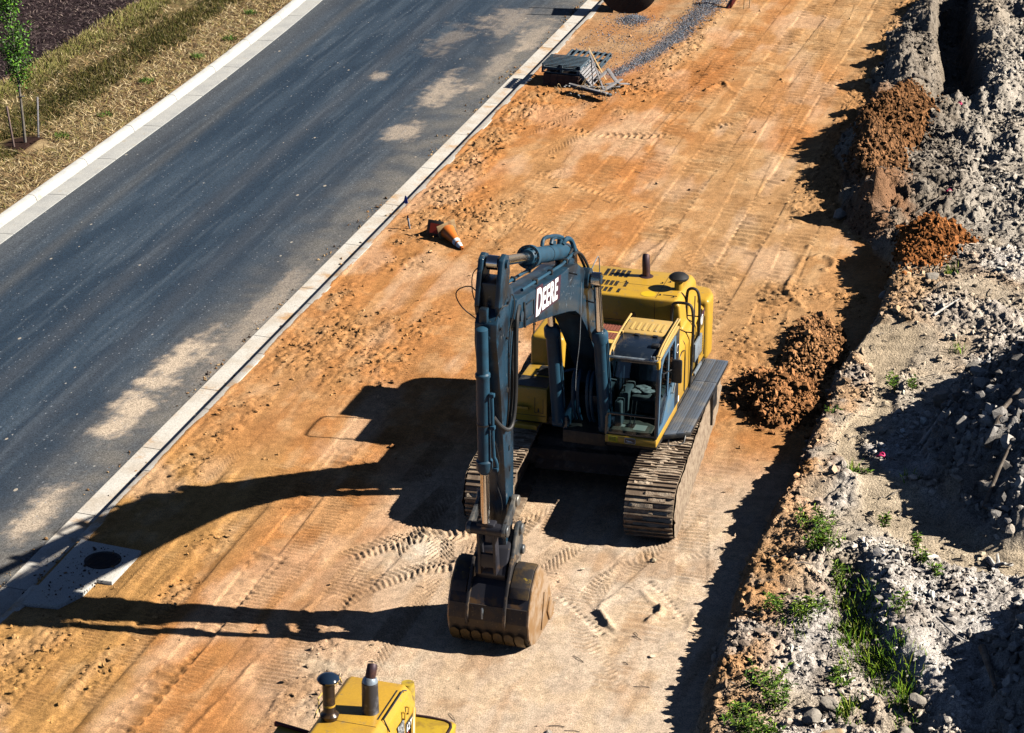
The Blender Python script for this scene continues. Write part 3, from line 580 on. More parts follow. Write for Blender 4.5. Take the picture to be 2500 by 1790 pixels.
# tufts in the straw
def tuft(x, y, z, n, r, hmin, hmax, cols): 
    a = rng.uniform(0, 6.283, n); q = r*np.sqrt(rng.uniform(0, 1, n))
    return x+q*np.cos(a), y+q*np.sin(a), np.full(n, z), rng.uniform(hmin, hmax, n), pick(n, cols)
GR = [(.07, .16, .02), (.11, .22, .03), (.05, .11, .02), (.16, .22, .04)]
P = [tuft(tx, ty, 0, 160, .22, .06, .2, GR) for tx, ty in ((-28.9, 50.0), (-29.3, 60.0), (-29.1, 66.3), (-28.9, 68.4), (-29.4, 71.5), (-30.1, 73.3), (-30.2, 74.6), (-29.6, 57.9), (-29.5, 63.4))]
x, y, z, h_, c_ = [np.concatenate([p[i] for p in P]) for i in range(5)]
tag(blades('weed_tufts', x, y, z, h_, np.full(len(x), .025), rng.uniform(.3, .9, len(x)), c_, LEAFM), 'small green weed tufts sprouting through the straw', None, None, 'stuff')

# ------------------------------------------------------------------ excavator
# local frame: x to the cab side, y to the counterweight, z up
EX = thing('excavator', 'large yellow tracked excavator with blue-black boom and arm, bucket resting on the dirt', 'excavator', (-10.14, 41.72, 0), RAD(-.4))
UC = Matrix.Rotation(RAD(4.2), 4, 'Z')      # the tracks stand a few degrees off the upper body
def track(cx):
    R, zc, hl = .50, .56, 2.65
    pts = []; per = 2*2*hl+2*math.pi*R; n = 60
    for i in range(n):
        d = (i+.3)*per/n
        if d < 2*hl: p = (-hl+d, zc+R, 0); sag = -.06*math.sin(math.pi*d/(2*hl)); p = (p[0], p[1]+sag, 0)
        elif d < 2*hl+math.pi*R: a = (d-2*hl)/R; p = (hl+R*math.sin(a), zc+R*math.cos(a), a)
        elif d < 4*hl+math.pi*R: p = (hl-(d-2*hl-math.pi*R), zc-R, math.pi)
        else: a = (d-4*hl-math.pi*R)/R; p = (-hl-R*math.sin(a), zc-R*math.cos(a), math.pi+a)
        pts.append(p)
    belt = MB(); mud = MB(); pitch = per/n
    rr = random.Random(int(cx*10))
    for (y, z, a) in pts:
        T = UC @ Matrix.Translation((cx, y, z)) @ Matrix.Rotation(-a, 4, 'X')
        belt.box((-.455, -pitch/2-.004, -.012), (.455, pitch/2+.004, .014), T=T)
        for gy in (-.085, .03): belt.box((-.455, gy-.012, .014), (.455, gy+.012, .055), T=T)
        belt.box((-.10, -pitch/2, -.09), (.10, pitch/2, -.012), T=T)
        if a < 1.9 or a > 4.4:
            for gy in (-.028, .087):
                if rr.random() < .88:
                    w0 = rr.uniform(-.45, .0); w1 = min(.45, w0+rr.uniform(.3, .85)); k = 6
                    vs = []; fs = []
                    for i in range(k+1):
                        xx = w0+(w1-w0)*i/k; hh = .014+rr.uniform(.012, .045); e_ = .043*rr.uniform(.7, 1.05)
                        vs += [(xx, gy-e_, .012), (xx, gy-e_*.9, hh), (xx, gy+e_*.9, hh*rr.uniform(.8, 1.05)), (xx, gy+e_, .012)]
                    for i in range(k):
                        for j in range(3): fs.append((i*4+j, i*4+j+1, i*4+j+5, i*4+j+4))
                    fs += [(0, 1, 2, 3), (k*4, k*4+1, k*4+2, k*4+3)]
                    mud.add(vs, fs, T)
    t = belt.build('track', TRK, EX); tag(mud.build('caked_mud', MUD, t), kind='stuff')
    f = MB()
    for sx in (-1, 1): f.prism([(-2.2, .38), (2.2, .38), (2.3, .62), (2.0, .86), (-2.0, .86), (-2.3, .62)], cx+sx*.2-.05, cx+sx*.2+.05, 'x', .02, UC)
    f.box((cx-.2, -2.35, .14), (cx+.2, 2.35, 1.0), 0, UC)
    f.build('track_frame', TRK, t)
    for y, nm in ((-hl, 'idler'), (hl, 'sprocket')): MB().lathe((cx-.11, y, zc), (cx+.11, y, zc), [(0, .2), (.01, .40), (.3, .40), (.35, .43), (.65, .43), (.7, .40), (.99, .40), (1, .2)], 32, T=UC).build(nm, TRK, t)
    rl = MB()
    for i in range(8): rl.lathe((cx-.16, -1.95+i*.557, .24), (cx+.16, -1.95+i*.557, .24), [(0, .12), (.25, .12), (.3, .09), (.7, .09), (.75, .12), (1, .12)], 16, T=UC)
    each(rl, 'track_roller', TRK, t)
    # packed earth hanging on the outer edge of the shoes
    mb = MB(); k = 46; xo = cx+.462*(1 if cx > 0 else -1); sg = 1 if cx > 0 else -1; vs = []; fs = []
    for i in range(k+1):
        y = -3.17+6.34*i/k; e = math.sqrt(max(0, 1-max(0, abs(y)-2.65)**2/.525**2)); zt = .56+.50*e+.02*rr.uniform(-1, 1); zb_ = .56-.53*e
        for j in range(6): q = j/5; vs.append((xo+sg*(.012+.022*rr.random()+.03*math.sin(math.pi*q)), y, zb_+(zt-zb_)*q))
    for i in range(k):
        for j in range(5): fs.append((i*6+j, i*6+j+1, i*6+j+7, i*6+j+6))
    mb.add(vs, fs, UC); tag(mb.build('caked_mud', SIDEMUD, t), kind='stuff')
    return t
for cx in (1.455, -1.555): track(cx)
m = MB(); m.prism([(-1.2, .42), (1.2, .42), (.8, .92), (-.8, .92)], -1.1, 1.05, 'x', .03, UC)
for y in (-.85, .85): m.box((-1.4, y-.22, .45), (1.3, y+.22, .8), .03, UC)
m.build('undercarriage_frame', mat('dark_muddy_frame', (.05, .042, .036), .8, 0, (.16, .125, .095), 4, .5, .68, bump=.02, bsc=20), EX)  # very dark base colour with lighter muddy patches
m = MB(); m.lathe((0, 0, .88), (0, 0, 1.14), [(0, .78), (.5, .78), (.5, .72), (1, .72)], 40); m.build('swing_bearing', TRK, EX)
# upper frame
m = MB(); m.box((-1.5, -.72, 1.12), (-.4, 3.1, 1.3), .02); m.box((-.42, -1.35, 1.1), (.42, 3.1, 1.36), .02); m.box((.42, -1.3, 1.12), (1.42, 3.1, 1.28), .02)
m.build('upper_frame', mat('shade_black_frame', (.02, .018, .016), .7, 0, (.06, .045, .03), 5), EX)  # frame coloured black to stand in for the darkness under the upper body
m = MB()
for sx in (-.42, .34): m.prism([(-1.3, 1.3), (.9, 1.3), (.9, 1.7), (.35, 2.35), (-.1, 2.35), (-.7, 1.75), (-1.3, 1.6)], sx, sx+.08, 'x', .01)
m.box((-.34, -.4, 1.3), (.34, 1.4, 1.7), .02)
each(m, 'boom_mount', STEEL, EX)
# engine bay and hood
m = MB()
m.prism([(-1.5, 1.3), (1.40, 1.3), (1.40, 2.32), (1.34, 2.43), (1.22, 2.48), (1.17, 2.94), (1.08, 3.05), (-1.46, 3.05), (-1.56, 2.97), (-1.56, 1.3)], 1.56, 3.08, 'y', .045, seg=3)
hood = m.build('engine_hood', YEL, EX)
m = MB()
for y in (2.22,): m.box((-1.5, y, 3.049), (1.08, y+.008, 3.053)); 
m.box((.66, 1.62, 3.049), (.668, 2.9, 3.053)); m.box((.66, 1.553, 2.5), (.668, 1.558, 2.98)); m.box((-.62, 2.24, 3.049), (-.612, 2.9, 3.053)); m.box((-.6, 1.553, 2.52), (1.2, 1.558, 2.53))
each(m, 'panel_seams', BLK, hood)
m = MB()
def ventrow(x0, x1, y0, y1, nx, ny, skew):
    for i in range(nx):
        for j in range(ny):
            x = x0+(x1-x0)*(i+.5)/nx; y = y0+(y1-y0)*(j+.5)/ny
            m.box((x+skew*j-(x1-x0)/nx*.33, y-(y1-y0)/ny*.36, 3.046), (x+skew*j+(x1-x0)/nx*.33, y+(y1-y0)/ny*.36, 3.056))
ventrow(-.66, -.12, 2.52, 2.92, 5, 6, 0); ventrow(-.70, -.22, 2.02, 2.30, 5, 4, 0); ventrow(-.12, -.03, 2.02, 2.30, 1, 4, 0); ventrow(-.74, -.26, 1.68, 1.93, 5, 4, 0); ventrow(-.18, -.09, 1.68, 1.90, 1, 4, 0)
m.build('vent_slots', BLK, hood)
m = MB(); m.cyl((.22, 1.548, 2.66), (.22, 1.562, 2.66), .06, n=24); m.build('plug', BLK, hood)
m = MB(); m.tube([(.82, 1.55, 2.62), (.82, 1.52, 2.61), (1.0, 1.52, 2.61), (1.0, 1.55, 2.62)], .009); m.build('latch', YELD, hood)
m = MB(); m.lathe((.21, 2.72, 3.03), (.21, 2.72, 3.07), [(0, .15), (.5, .15), (1, .11)], 24); m.tube([(.21, 2.72, 3.04), (.21, 2.72, 3.2), (.2, 2.72, 3.32), (.19, 2.745, 3.42), (.185, 2.80, 3.48)], [.082, .082, .08, .077, .07], 18, smooth=1)
m.build('exhaust_pipe', MAROON, hood)
m = MB(); m.lathe((1.0, 2.2, 3.03), (1.0, 2.2, 3.30), [(0, .10), (.04, .085), (1, .085)], 24); st = m.build('air_intake', YEL, hood)
m = MB(); m.lathe((1.0, 2.2, 3.24), (1.0, 2.2, 3.41), [(0, .10), (.1, .17), (.3, .20), (.5, .20), (.8, .14), (.95, .07), (1, .01)], 36); m.build('precleaner_cap', RUB, st)
m = MB()
for x, y in ((.76, 2.52), (.62, 2.42), (-.1, 2.3), (1.0, 1.75), (.72, 1.78)): m.cyl((x, y, 3.045), (x, y, 3.075), .018, n=10)
m.box((.78, 1.80, 3.05), (1.06, 1.815, 3.06)); each(m, 'hood_fasteners', BLK, hood)
m = MB(); m.lathe((.48, 1.78, 3.051), (.48, 1.78, 3.0545), [(0, .15), (1, .15)], 28); m.build('fresh_paint_patch', mat('fresh_yellow_paint', (.62, .42, .015), .5), hood)
# side bay behind the cab
m = MB(); m.prism([(.5, 1.28), (1.405, 1.28), (1.405, 2.3), (1.33, 2.46), (1.18, 2.52), (.5, 2.52)], .34, 1.56, 'y', .03, seg=3); bay = m.build('side_bay', YEL, EX)
m = MB(); m.tube([(1.412, .5, 1.36), (1.412, .5, 2.1), (1.412, .58, 2.28), (1.42, .82, 2.34), (1.43, 1.0, 2.26), (1.412, 1.06, 2.1), (1.412, 1.06, 1.36)], .008, 6, smooth=1)
m.tube([(1.25, 1.12, 2.47), (1.38, 1.12, 2.40), (1.411, 1.12, 2.24), (1.412, 1.12, 1.32)], .007, 6, smooth=1); m.cyl((1.16, .55, 2.478), (1.16, .55, 2.492), .02, n=10); m.cyl((1.2, 1.2, 2.476), (1.2, 1.2, 2.49), .02, n=10); m.box((1.395, .62, 1.78), (1.413, .66, 1.86))
each(m, 'door_seam', BLK, bay)
m = MB(); m.box((1.395, .52, 1.34), (1.4105, .62, 1.46)); m.build('sticker', WHITE, bay)
# engine side door with grilles and model number
m = MB()
def louvre(y0, y1, z0, z1, sl):
    m.box((1.395, y0, z0), (1.4115, y1, z1))
for (y0, y1, z0, z1) in ((2.45, 2.82, 2.08, 2.3), (1.98, 2.36, 1.98, 2.2), (1.66, 1.9, 1.9, 2.08), (2.55, 2.8, 1.5, 1.88), (2.2, 2.42, 1.44, 1.8), (1.85, 2.1, 1.40, 1.62)):
    n = 7
    for i in range(n):
        z = z0+(z1-z0)*(i+.5)/n; m.box((1.395, y0, z-.009), (1.413, y1, z+.009))
m.build('grille', mat('grille_shade', (.16, .10, .012), .6), hood)
m = MB(); m.tube([(1.412, 2.42, 2.36), (1.412, 2.75, 2.34), (1.412, 2.9, 2.22), (1.412, 2.92, 1.9), (1.412, 2.9, 1.4)], .009, 6, smooth=1); m.build('door_edge', BLK, hood)
T = Matrix(((0, 0, 1, 1.415), (1, .0, 0, 2.2), (.12, 1, 0, 2.14), (0, 0, 0, 1)))
m = MB(); m.add([(0, -.03, -.006), (.68, -.03, -.006), (.68, .24, -.006), (0, .24, -.006)], [(0, 1, 2, 3)], T); m.build('number_plate', DKRED, hood)
letters('470', .27, 'model_number', WHITE, hood, T, .03, .15, .003, 1.1)
# counterweight
m = MB(); m.prism([(-1.5, 2.98), (1.47, 2.98), (1.49, 3.4), (1.36, 3.74), (.8, 3.86), (-.8, 3.86), (-1.32, 3.70), (-1.5, 3.35)], 1.22, 2.56, 'z', .10, seg=4); cw = m.build('counterweight', YEL, EX)
m = MB()
for x in (-.9, .9): m.tube([(x-.06, 3.3, 2.5), (x-.06, 3.3, 2.6), (x+.06, 3.3, 2.6), (x+.06, 3.3, 2.5)], .02, 8)
each(m, 'lifting_eye', YEL, cw)
m = MB(); m.box((1.30, 3.1, 2.517), (1.36, 3.12, 2.524)); m.box((1.2, 3.35, 2.517), (1.22, 3.45, 2.524)); m.box((.9, 3.1, 2.517), (1.02, 3.115, 2.524)); each(m, 'scratches', BLK, cw)
# deck between boom and hood
m = MB(); m.box((-.95, .55, 2.30), (.5, 1.56, 2.44), .015); dk = m.build('engine_deck', YELD, EX)
for y in (.72, 1.14):
    m = MB(); m.box((-.9, y, 2.44), (.46, y+.32, 2.452))
    for i in range(22):
        for j in range(4): m.cyl((-.86+i*.06, y+.05+j*.075, 2.452), (-.86+i*.06, y+.05+j*.075, 2.464), .014, .009, 6)
    m.build('grip_plate', REDP, dk)
# tool box, fuel tank
m = MB(); m.box((-1.55, -.85, 1.2), (-.87, .32, 1.92), .035); tb = m.build('tool_box', YEL, EX)
m = MB(); m.box((-1.52, -.8, 1.92), (-.9, -.32, 1.934)); m.box((-1.28, -.22, 1.92), (-.88, .24, 1.934)); each(m, 'grip_mat', BLK, tb)
m = MB(); m.box((-1.5, -1.05, 1.16), (-1.02, -.85, 1.19), .006); m.box((-1.5, -1.06, 1.13), (-1.02, -1.045, 1.22), .005); s1 = m.build('step', YEL, tb)
m = MB(); m.box((-1.52, -.96, 1.50), (-1.22, -.85, 1.525), .005); m.box((-1.52, -.97, 1.47), (-1.22, -.955, 1.55), .004); each(m, 'step', YEL, tb)
m = MB(); m.box((-1.12, -.856, 1.4), (-.95, -.849, 1.41)); m.box((-1.12, -.856, 1.4), (-1.11, -.849, 1.72)); m.box((-.955, -.856, 1.4), (-.945, -.849, 1.7)); m.box((-1.06, -.857, 1.42), (-1.03, -.849, 1.5)); m.box((-1.5, -.856, 1.335), (-.9, -.849, 1.343)); each(m, 'scratch_marks', BLK, tb)
m = MB(); m.box((-1.55, .32, 1.2), (-.87, 1.55, 2.52), .09, seg=4); ft = m.build('fuel_tank', YEL, EX)
m = MB(); m.lathe((-1.2, .75, 2.5), (-1.2, .75, 2.58), [(0, .11), (.6, .11), (.7, .09), (1, .085)], 24); m.build('filler_cap', BLK, ft)
m = MB(); m.box((-1.1, .6, 2.52), (-.92, .72, 2.531)); m.box((-1.05, .95, 2.52), (-.9, 1.05, 2.531)); each(m, 'grip_mat', BLK, ft)
m = MB(); m.tube([(-1.5, .42, 2.48), (-1.5, .42, 3.15), (-1.5, .5, 3.24), (-1.5, 1.35, 3.24), (-1.5, 1.45, 3.15), (-1.5, 1.45, 2.5)], .018, 8, smooth=1); m.build('handrail', BLK, ft)
# cab
CABX0, CABX1 = .445, 1.455
cabp = [(-1.5, 1.28), (.3, 1.28), (.3, 2.98), (.22, 3.06), (-.98, 3.08), (-1.2, 3.04), (-1.36, 2.9), (-1.42, 2.6)]
m = MB(); m.box((CABX0, -1.5, 1.27), (CABX1, .3, 1.44), .03); cab = m.build('cab', YEL, EX)
m = MB(); m.box((CABX0+.02, -1.46, 1.44), (CABX1-.02, .28, 1.50), .01)
m.box((CABX0, .2, 1.44), (CABX1, .3, 2.98), .02)
for x in (CABX0, CABX1-.05):
    m.prism([(-1.495, 1.44), (-1.44, 1.44), (-1.34, 2.6), (-1.28, 2.86), (-1.14, 2.98), (-.95, 3.02), (-.95, 3.07), (-1.2, 3.04), (-1.36, 2.9), (-1.42, 2.6)], x, x+.05, 'x', .008)
    m.box((x, -1.0, 2.98), (x+.05, .3, 3.06), .008)
    m.box((x, -1.48, 1.44), (x+.05, .3, 1.56), .008)
m.box((CABX0+.05, -1.48, 1.86), (CABX1-.05, -1.411, 1.885), .004)
m.box((CABX0+.05, -1.335, 2.90), (CABX1-.05, -1.25, 2.97), .01)
m.box((CABX0, -.55, 1.5), (CABX0+.05, .3, 3.0), .008)
m.build('cab_frame', mat('cab_frame_black', (.014, .028, .045), .35, coat=.3), cab)
m = MB(); m.add([(CABX0+.05, -1.47, 1.885), (CABX1-.05, -1.47, 1.885), (CABX1-.05, -1.385, 2.6), (CABX0+.05, -1.385, 2.6)], [(0, 1, 2, 3)]); m.add([(CABX0+.05, -1.385, 2.6), (CABX1-.05, -1.385, 2.6), (CABX1-.05, -1.31, 2.9), (CABX0+.05, -1.31, 2.9)], [(0, 1, 2, 3)]); m.build('windshield', GLASS, cab)
m = MB(); m.add([(CABX0+.05, -1.49, 1.5), (CABX1-.05, -1.49, 1.5), (CABX1-.05, -1.47, 1.86), (CABX0+.05, -1.47, 1.86)], [(0, 1, 2, 3)]); m.build('lower_windshield', GLASS, cab)
m = MB(); m.add([(CABX0+.02, -1.4, 1.56), (CABX0+.02, -.55, 1.56), (CABX0+.02, -.55, 2.98), (CABX0+.02, -1.1, 2.98), (CABX0+.02, -1.36, 2.6)], [(0, 1, 2, 3, 4)]); m.add([(CABX0+.02, -.55, 1.9), (CABX0+.02, .2, 1.9), (CABX0+.02, .2, 2.98), (CABX0+.02, -.55, 2.98)], [(0, 1, 2, 3)]); m.build('side_window', GLASS, cab)
# door on the outer side
m = MB(); X = CABX1-.008
m.prism([(-1.47, 1.5), (-.12, 1.5), (-.12, 2.12), (-.62, 2.05), (-1.1, 1.62), (-1.42, 1.62)], X, X+.035, 'x', .008)
m.prism([(-.2, 2.1), (-.1, 2.1), (-.1, 2.98), (-.2, 2.98)], X, X+.035, 'x', .006)
m.prism([(-1.49, 1.58), (-1.42, 1.58), (-1.33, 2.62), (-1.24, 2.86), (-1.08, 2.95), (-.1, 2.98), (-.1, 3.03), (-1.1, 3.01), (-1.3, 2.92), (-1.41, 2.66)], X, X+.035, 'x', .006)
m.prism([(-.76, 2.04), (-.68, 2.04), (-.62, 2.96), (-.70, 2.96)], X, X+.03, 'x', .006)
door = m.build('cab_door', mat('door_blue_grey_paint', (.07, .15, .24), .4, 0, (.12, .17, .2), 3, coat=.2), cab)
m = MB(); m.add([(X+.014, -1.4, 1.64), (X+.014, -1.1, 1.64), (X+.014, -.62, 2.06), (X+.014, -.1, 2.12), (X+.014, -.1, 2.97), (X+.014, -1.1, 2.95), (X+.014, -1.33, 2.62)], [(0, 1, 2, 3, 4, 5, 6)]); m.build('door_window', GLASS, door)
m = MB(); m.tube([(X+.05, -.5, 2.0), (X+.09, -.5, 2.0), (X+.09, -.2, 2.28), (X+.04, -.2, 2.28)], .013, 8); m.build('door_handle', BLK, door)
m = MB(); m.box((CABX1-.02, .0, 1.5), (CABX1+.002, .3, 3.0), .004); m.build('rear_pillar_panel', BLK, cab)
m = MB(); m.lathe((CABX1+.001, .14, 2.66), (CABX1+.008, .14, 2.66), [(0, .09), (1, .09)], 20); m.build('round_emblem', WHITE, cab)
m = MB(); m.lathe((CABX1+.006, .14, 2.66), (CABX1+.012, .14, 2.66), [(0, .072), (1, .072)], 20); m.build('round_emblem_face', BLK, cab)
# roof
m = MB(); m.prism([(-1.3, 2.97), (-1.14, 3.045), (-.98, 3.085), (-.43, 3.105), (-.43, 3.0), (-1.2, 2.95)], CABX0+.06, CABX1-.09, 'x', .012); rf = m.build('roof_hatch', mat('dark_tinted_hatch', (.012, .02, .035), .25, 0, (.05, .06, .07), 6, .55, .75), cab)
m = MB(); m.box((1.18, -.98, 3.09), (1.34, -.84, 3.15), .02); m.build('roof_light', BLK, rf)
TAN = mat('faded_tan_roof', (.53, .34, .10), .65, 0, (.46, .30, .10), 3, col3=(.35, .29, .18), sc3=9)
m = MB(); m.prism([(-.43, 3.0), (-.43, 3.125), (-.3, 3.14), (.26, 3.15), (.40, 3.10), (.44, 3.0)], CABX0+.03, CABX1-.09, 'x', .03, seg=3); rc = m.build('roof_cover', TAN, cab)
m = MB()
for i in range(6): m.box((CABX0+.15+i*.12, -.30, 3.13), (CABX0+.205+i*.12, .08, 3.152), .008)
m.build('roof_ribs', TAN, rc)
m = MB()
for x in (CABX0+.3, CABX0+.66): m.box((x, -.52, 3.10), (x+.1, -.44, 3.135), .008)
each(m, 'hatch_hinge', BLK, rc)
m = MB()
for x in (CABX0+.025, CABX1-.06, CABX1-.02): m.tube([(x, -1.38, 2.96), (x, -1.28, 3.06), (x, -1.05, 3.13), (x, -.4, 3.17), (x, .38, 3.17)], .02, 8, smooth=1)
m.box((CABX1-.09, -1.3, 3.0), (CABX1, .28, 3.075), .01); m.box((CABX0, -1.2, 3.02), (CABX0+.07, .28, 3.075), .01)
for x in (CABX0, CABX1-.1):
    for y in (-.45, .2): m.cbox((x+.05, y, 3.13), (.05, .06, .05), .008)
each(m, 'roof_rail', TAN, cab)
m = MB(); m.cyl((CABX0+.02, -1.44, 3.03), (CABX1-.02, -1.44, 3.03), .03, n=14); lb = m.build('light_bar', GREYP, cab)
m = MB()
for x in (CABX0+.12, CABX1-.16): m.box((x, -1.45, 3.03), (x+.02, -1.43, 3.13), .003)
m.box((CABX1-.12, -1.46, 3.0), (CABX1-.08, -1.42, 3.12), .004); each(m, 'light_bracket', GREYP, lb)
m = MB()
for x in (CABX0-.01, CABX1-.04): m.box((x, -1.5, 2.88), (x+.06, -1.36, 3.04), .015)
each(m, 'roof_corner_bracket', YEL, cab)
# cab base badge and warning label
yb = -1.5012
m = MB(); m.prism([(.855, 1.305), (1.035, 1.305), (1.05, 1.32), (1.05, 1.40), (1.035, 1.415), (.855, 1.415), (.84, 1.40), (.84, 1.32)], yb-.004, yb+.002, 'y'); bd = m.build('badge_border', WHITE, cab)
m = MB(); m.prism([(.858, 1.312), (1.032, 1.312), (1.043, 1.324), (1.043, 1.396), (1.032, 1.408), (.858, 1.408), (.847, 1.396), (.847, 1.324)], yb-.008, yb-.002, 'y'); m.build('badge_field', BLK, bd)
m = MB(); m.prism([(.875, 1.385), (.885, 1.365), (.91, 1.37), (.925, 1.362), (.965, 1.36), (.99, 1.345), (1.02, 1.335), (.985, 1.338), (.955, 1.343), (.92, 1.335), (.885, 1.328), (.915, 1.345), (.895, 1.352), (.868, 1.362)], yb-.012, yb-.006, 'y'); m.build('leaping_animal_emblem', WHITE, bd)
m = MB(); m.box((.52, yb-.004, 1.31), (.70, yb+.002, 1.415)); wl = m.build('warning_label', mat('label_yellow', (.75, .62, .02), .5), cab)
m = MB()
m.box((.55, yb-.007, 1.396), (.67, yb-.003, 1.41))
for i in range(5): m.box((.54+.006*(i % 2), yb-.007, 1.325+i*.013), (.68-.012*(i % 3), yb-.003, 1.330+i*.013))
m.build('warning_text_lines', BLK, wl)
# interior
m = MB(); m.box((.55, -1.4, 1.5), (1.42, .15, 1.53)); m.box((.56, -1.46, 1.51), (1.4, -1.0, 1.545), .005); m.build('cab_floor', mat('floor_mat_dusty', (.10, .095, .07), .85, 0, (.22, .21, .15), 5), cab)
GC = mat('seat_grey_cloth', (.16, .17, .16), .85, 0, (.27, .28, .25), 8)
m = MB(); m.box((.76, -.62, 1.55), (1.2, -.12, 1.78), .03); m.box((.74, -.66, 1.78), (1.22, -.12, 1.92), .06); m.prism([(-.2, 1.85), (-.06, 1.85), (.08, 2.55), (.0, 2.6), (-.1, 2.5)], .76, 1.2, 'x', .05); m.box((.84, -.02, 2.56), (1.12, .1, 2.76), .04); seat = m.build('operator_seat', GC, cab)
m = MB()
for x0, x1 in ((.56, .72), (1.24, 1.38)): m.box((x0, -.85, 1.55), (x1, -.1, 2.02), .03); m.tube([((x0+x1)/2, -.72, 2.0), ((x0+x1)/2, -.76, 2.16)], [.02, .028], 8)
m.box((.58, -1.3, 1.53), (.72, -1.05, 2.05), .03); m.build('control_console', mat('console_grey_plastic', (.13, .16, .16), .6), cab)
m = MB()
for i, (x, y, z, w) in enumerate(((.82, -.5, 1.95, .2), (1.02, -.46, 1.96, .24), (.92, -.36, 1.98, .26))):
    b = bmesh.new(); bmesh.ops.create_icosphere(b, subdivisions=3, radius=w*.5)
    for v in b.verts:
        nn = .25*math.sin(v.co.x*40+i)*math.cos(v.co.y*33+2*i)+.2*math.sin(v.co.z*50+v.co.x*20); v.co = Vector((x, y, z))+Vector((v.co.x*(1+nn), v.co.y*.8*(1+nn), v.co.z*.32*(1+nn)))
    m.bm(b)
each(m, 'bundled_cloth', mat('pale_cloth', (.42, .43, .40), .9), seat)
m = MB()
for x in (.86, .94): m.tube([(x, -1.2, 1.55), (x, -1.05, 1.85), (x, -1.0, 1.98)], .012, 8); m.box((x-.03, -1.3, 1.55), (x+.03, -1.12, 1.57), .005)
each(m, 'travel_lever', BLK, cab)
m = MB(); m.box((.68, -1.30, 1.546), (.78, -1.16, 1.549)); m.box((.96, -1.38, 1.546), (1.2, -1.14, 1.549)); m.box((.83, -1.28, 1.546), (.90, -1.22, 1.549)); each(m, 'paper_scrap', mat('paper', (.55, .55, .45), .9), cab)
m = MB(); m.box((1.60, -1.02, 2.44), (1.80, -.95, 2.92), .03); m.tube([(1.48, -1.3, 2.72), (1.52, -1.25, 2.72), (1.62, -1.0, 2.72)], .014, 8); m.cbox((1.5, -1.3, 2.70), (.05, .06, .1), .01); m.build('mirror', BLK, cab)
# walkway
for (y0, y1, sx) in ((-.62, 1.88, 0), (1.9, 3.05, 0)):
    for (x0, x1) in ((1.44, 1.655), (1.665, 1.90)):
        m = MB(); ya = y0
        if y0 < 0: m.prism([(x0, y0-.18+(x0-1.44)*.58), (x1, y0-.18+(x1-1.44)*.58), (x1, y1), (x0, y1)], 1.22, 1.25, 'z', .004)
        else: m.box((x0, y0, 1.22), (x1, y1, 1.25), .004)
        pl = m.build('walkway_plate', DECK, EX)
        m = MB(); yy = y0+.06
        while yy < y1-.04:
            for k in range(4): m.cyl((x0+.03+k*.05, yy, 1.2495), (x0+.03+k*.05, yy, 1.2515), .0135, n=7)
            yy += .062
        m.build('punched_holes', BLK, pl)
m = MB(); m.prism([(1.42, -.83), (1.91, -.55), (1.91, 1.88), (1.90, 3.05), (1.42, 3.05)], 1.15, 1.219, 'z', .005); m.build('walkway_frame', BLK, EX)
m = MB()
for y in (.6, 1.75): m.prism([(1.42, 1.15), (1.88, 1.15), (1.88, 1.0), (1.5, .92), (1.42, .92)], y, y+.05, 'y', .004)
m.box((1.74, 1.62, .72), (1.90, 2.02, 1.15), .01); m.box((1.74, 1.62, .42), (1.90, 1.66, .72)); each(m, 'step_bracket', BLK, EX)
m = MB(); m.tube([(1.55, -.86, 1.18), (1.55, -.9, 1.06), (1.82, -.74, 1.06), (1.82, -.6, 1.18)], .014, 8, smooth=1); m.build('toe_rail', BLK, EX)
def rail(y, zb, zt, zi, xo, xi, bars):
    m = MB(); m.tube([(xo-.02, y+.02, zb), (xo, y, zb+.1), (xo+.03, y, zt-.45), (xo, y, zt-.1), (xo-.07, y, zt), (xi+.07, y, zt), (xi, y, zt-.08), (xi, y, zi)], .03, 10, smooth=2)
    for z in bars: m.tube([(xo+.01, y, z), (xi, y, z)], .014, 8)
    m.tube([(xo-.02, y+.02, zb), (xo-.12, y-.02, zb), (1.43, y-.02, zb+.02)], .016, 8)
    return m.build('handrail', BLK, EX)
rail(1.48, 1.27, 3.06, 2.3, 1.45, 1.03, (2.45,)); rail(2.1, 1.36, 3.14, 2.46, 1.44, 1.19, (2.55,))
m = MB(); m.prism([(1.46, 1.75), (1.5, 1.75), (1.5, 2.14), (1.46, 2.14)], 1.62, 2.26, 'y', .003); m.prism([(1.47, 1.45), (1.51, 1.45), (1.51, 1.52), (1.47, 1.52)], 1.62, 2.26, 'y', .003); each(m, 'ladder_step', GREYP, EX)
m = MB(); m.tube([(1.30, 2.4, 2.86), (1.45, 1.66, 2.15)], .012, 6); m.build('door_stay', BLK, EX)

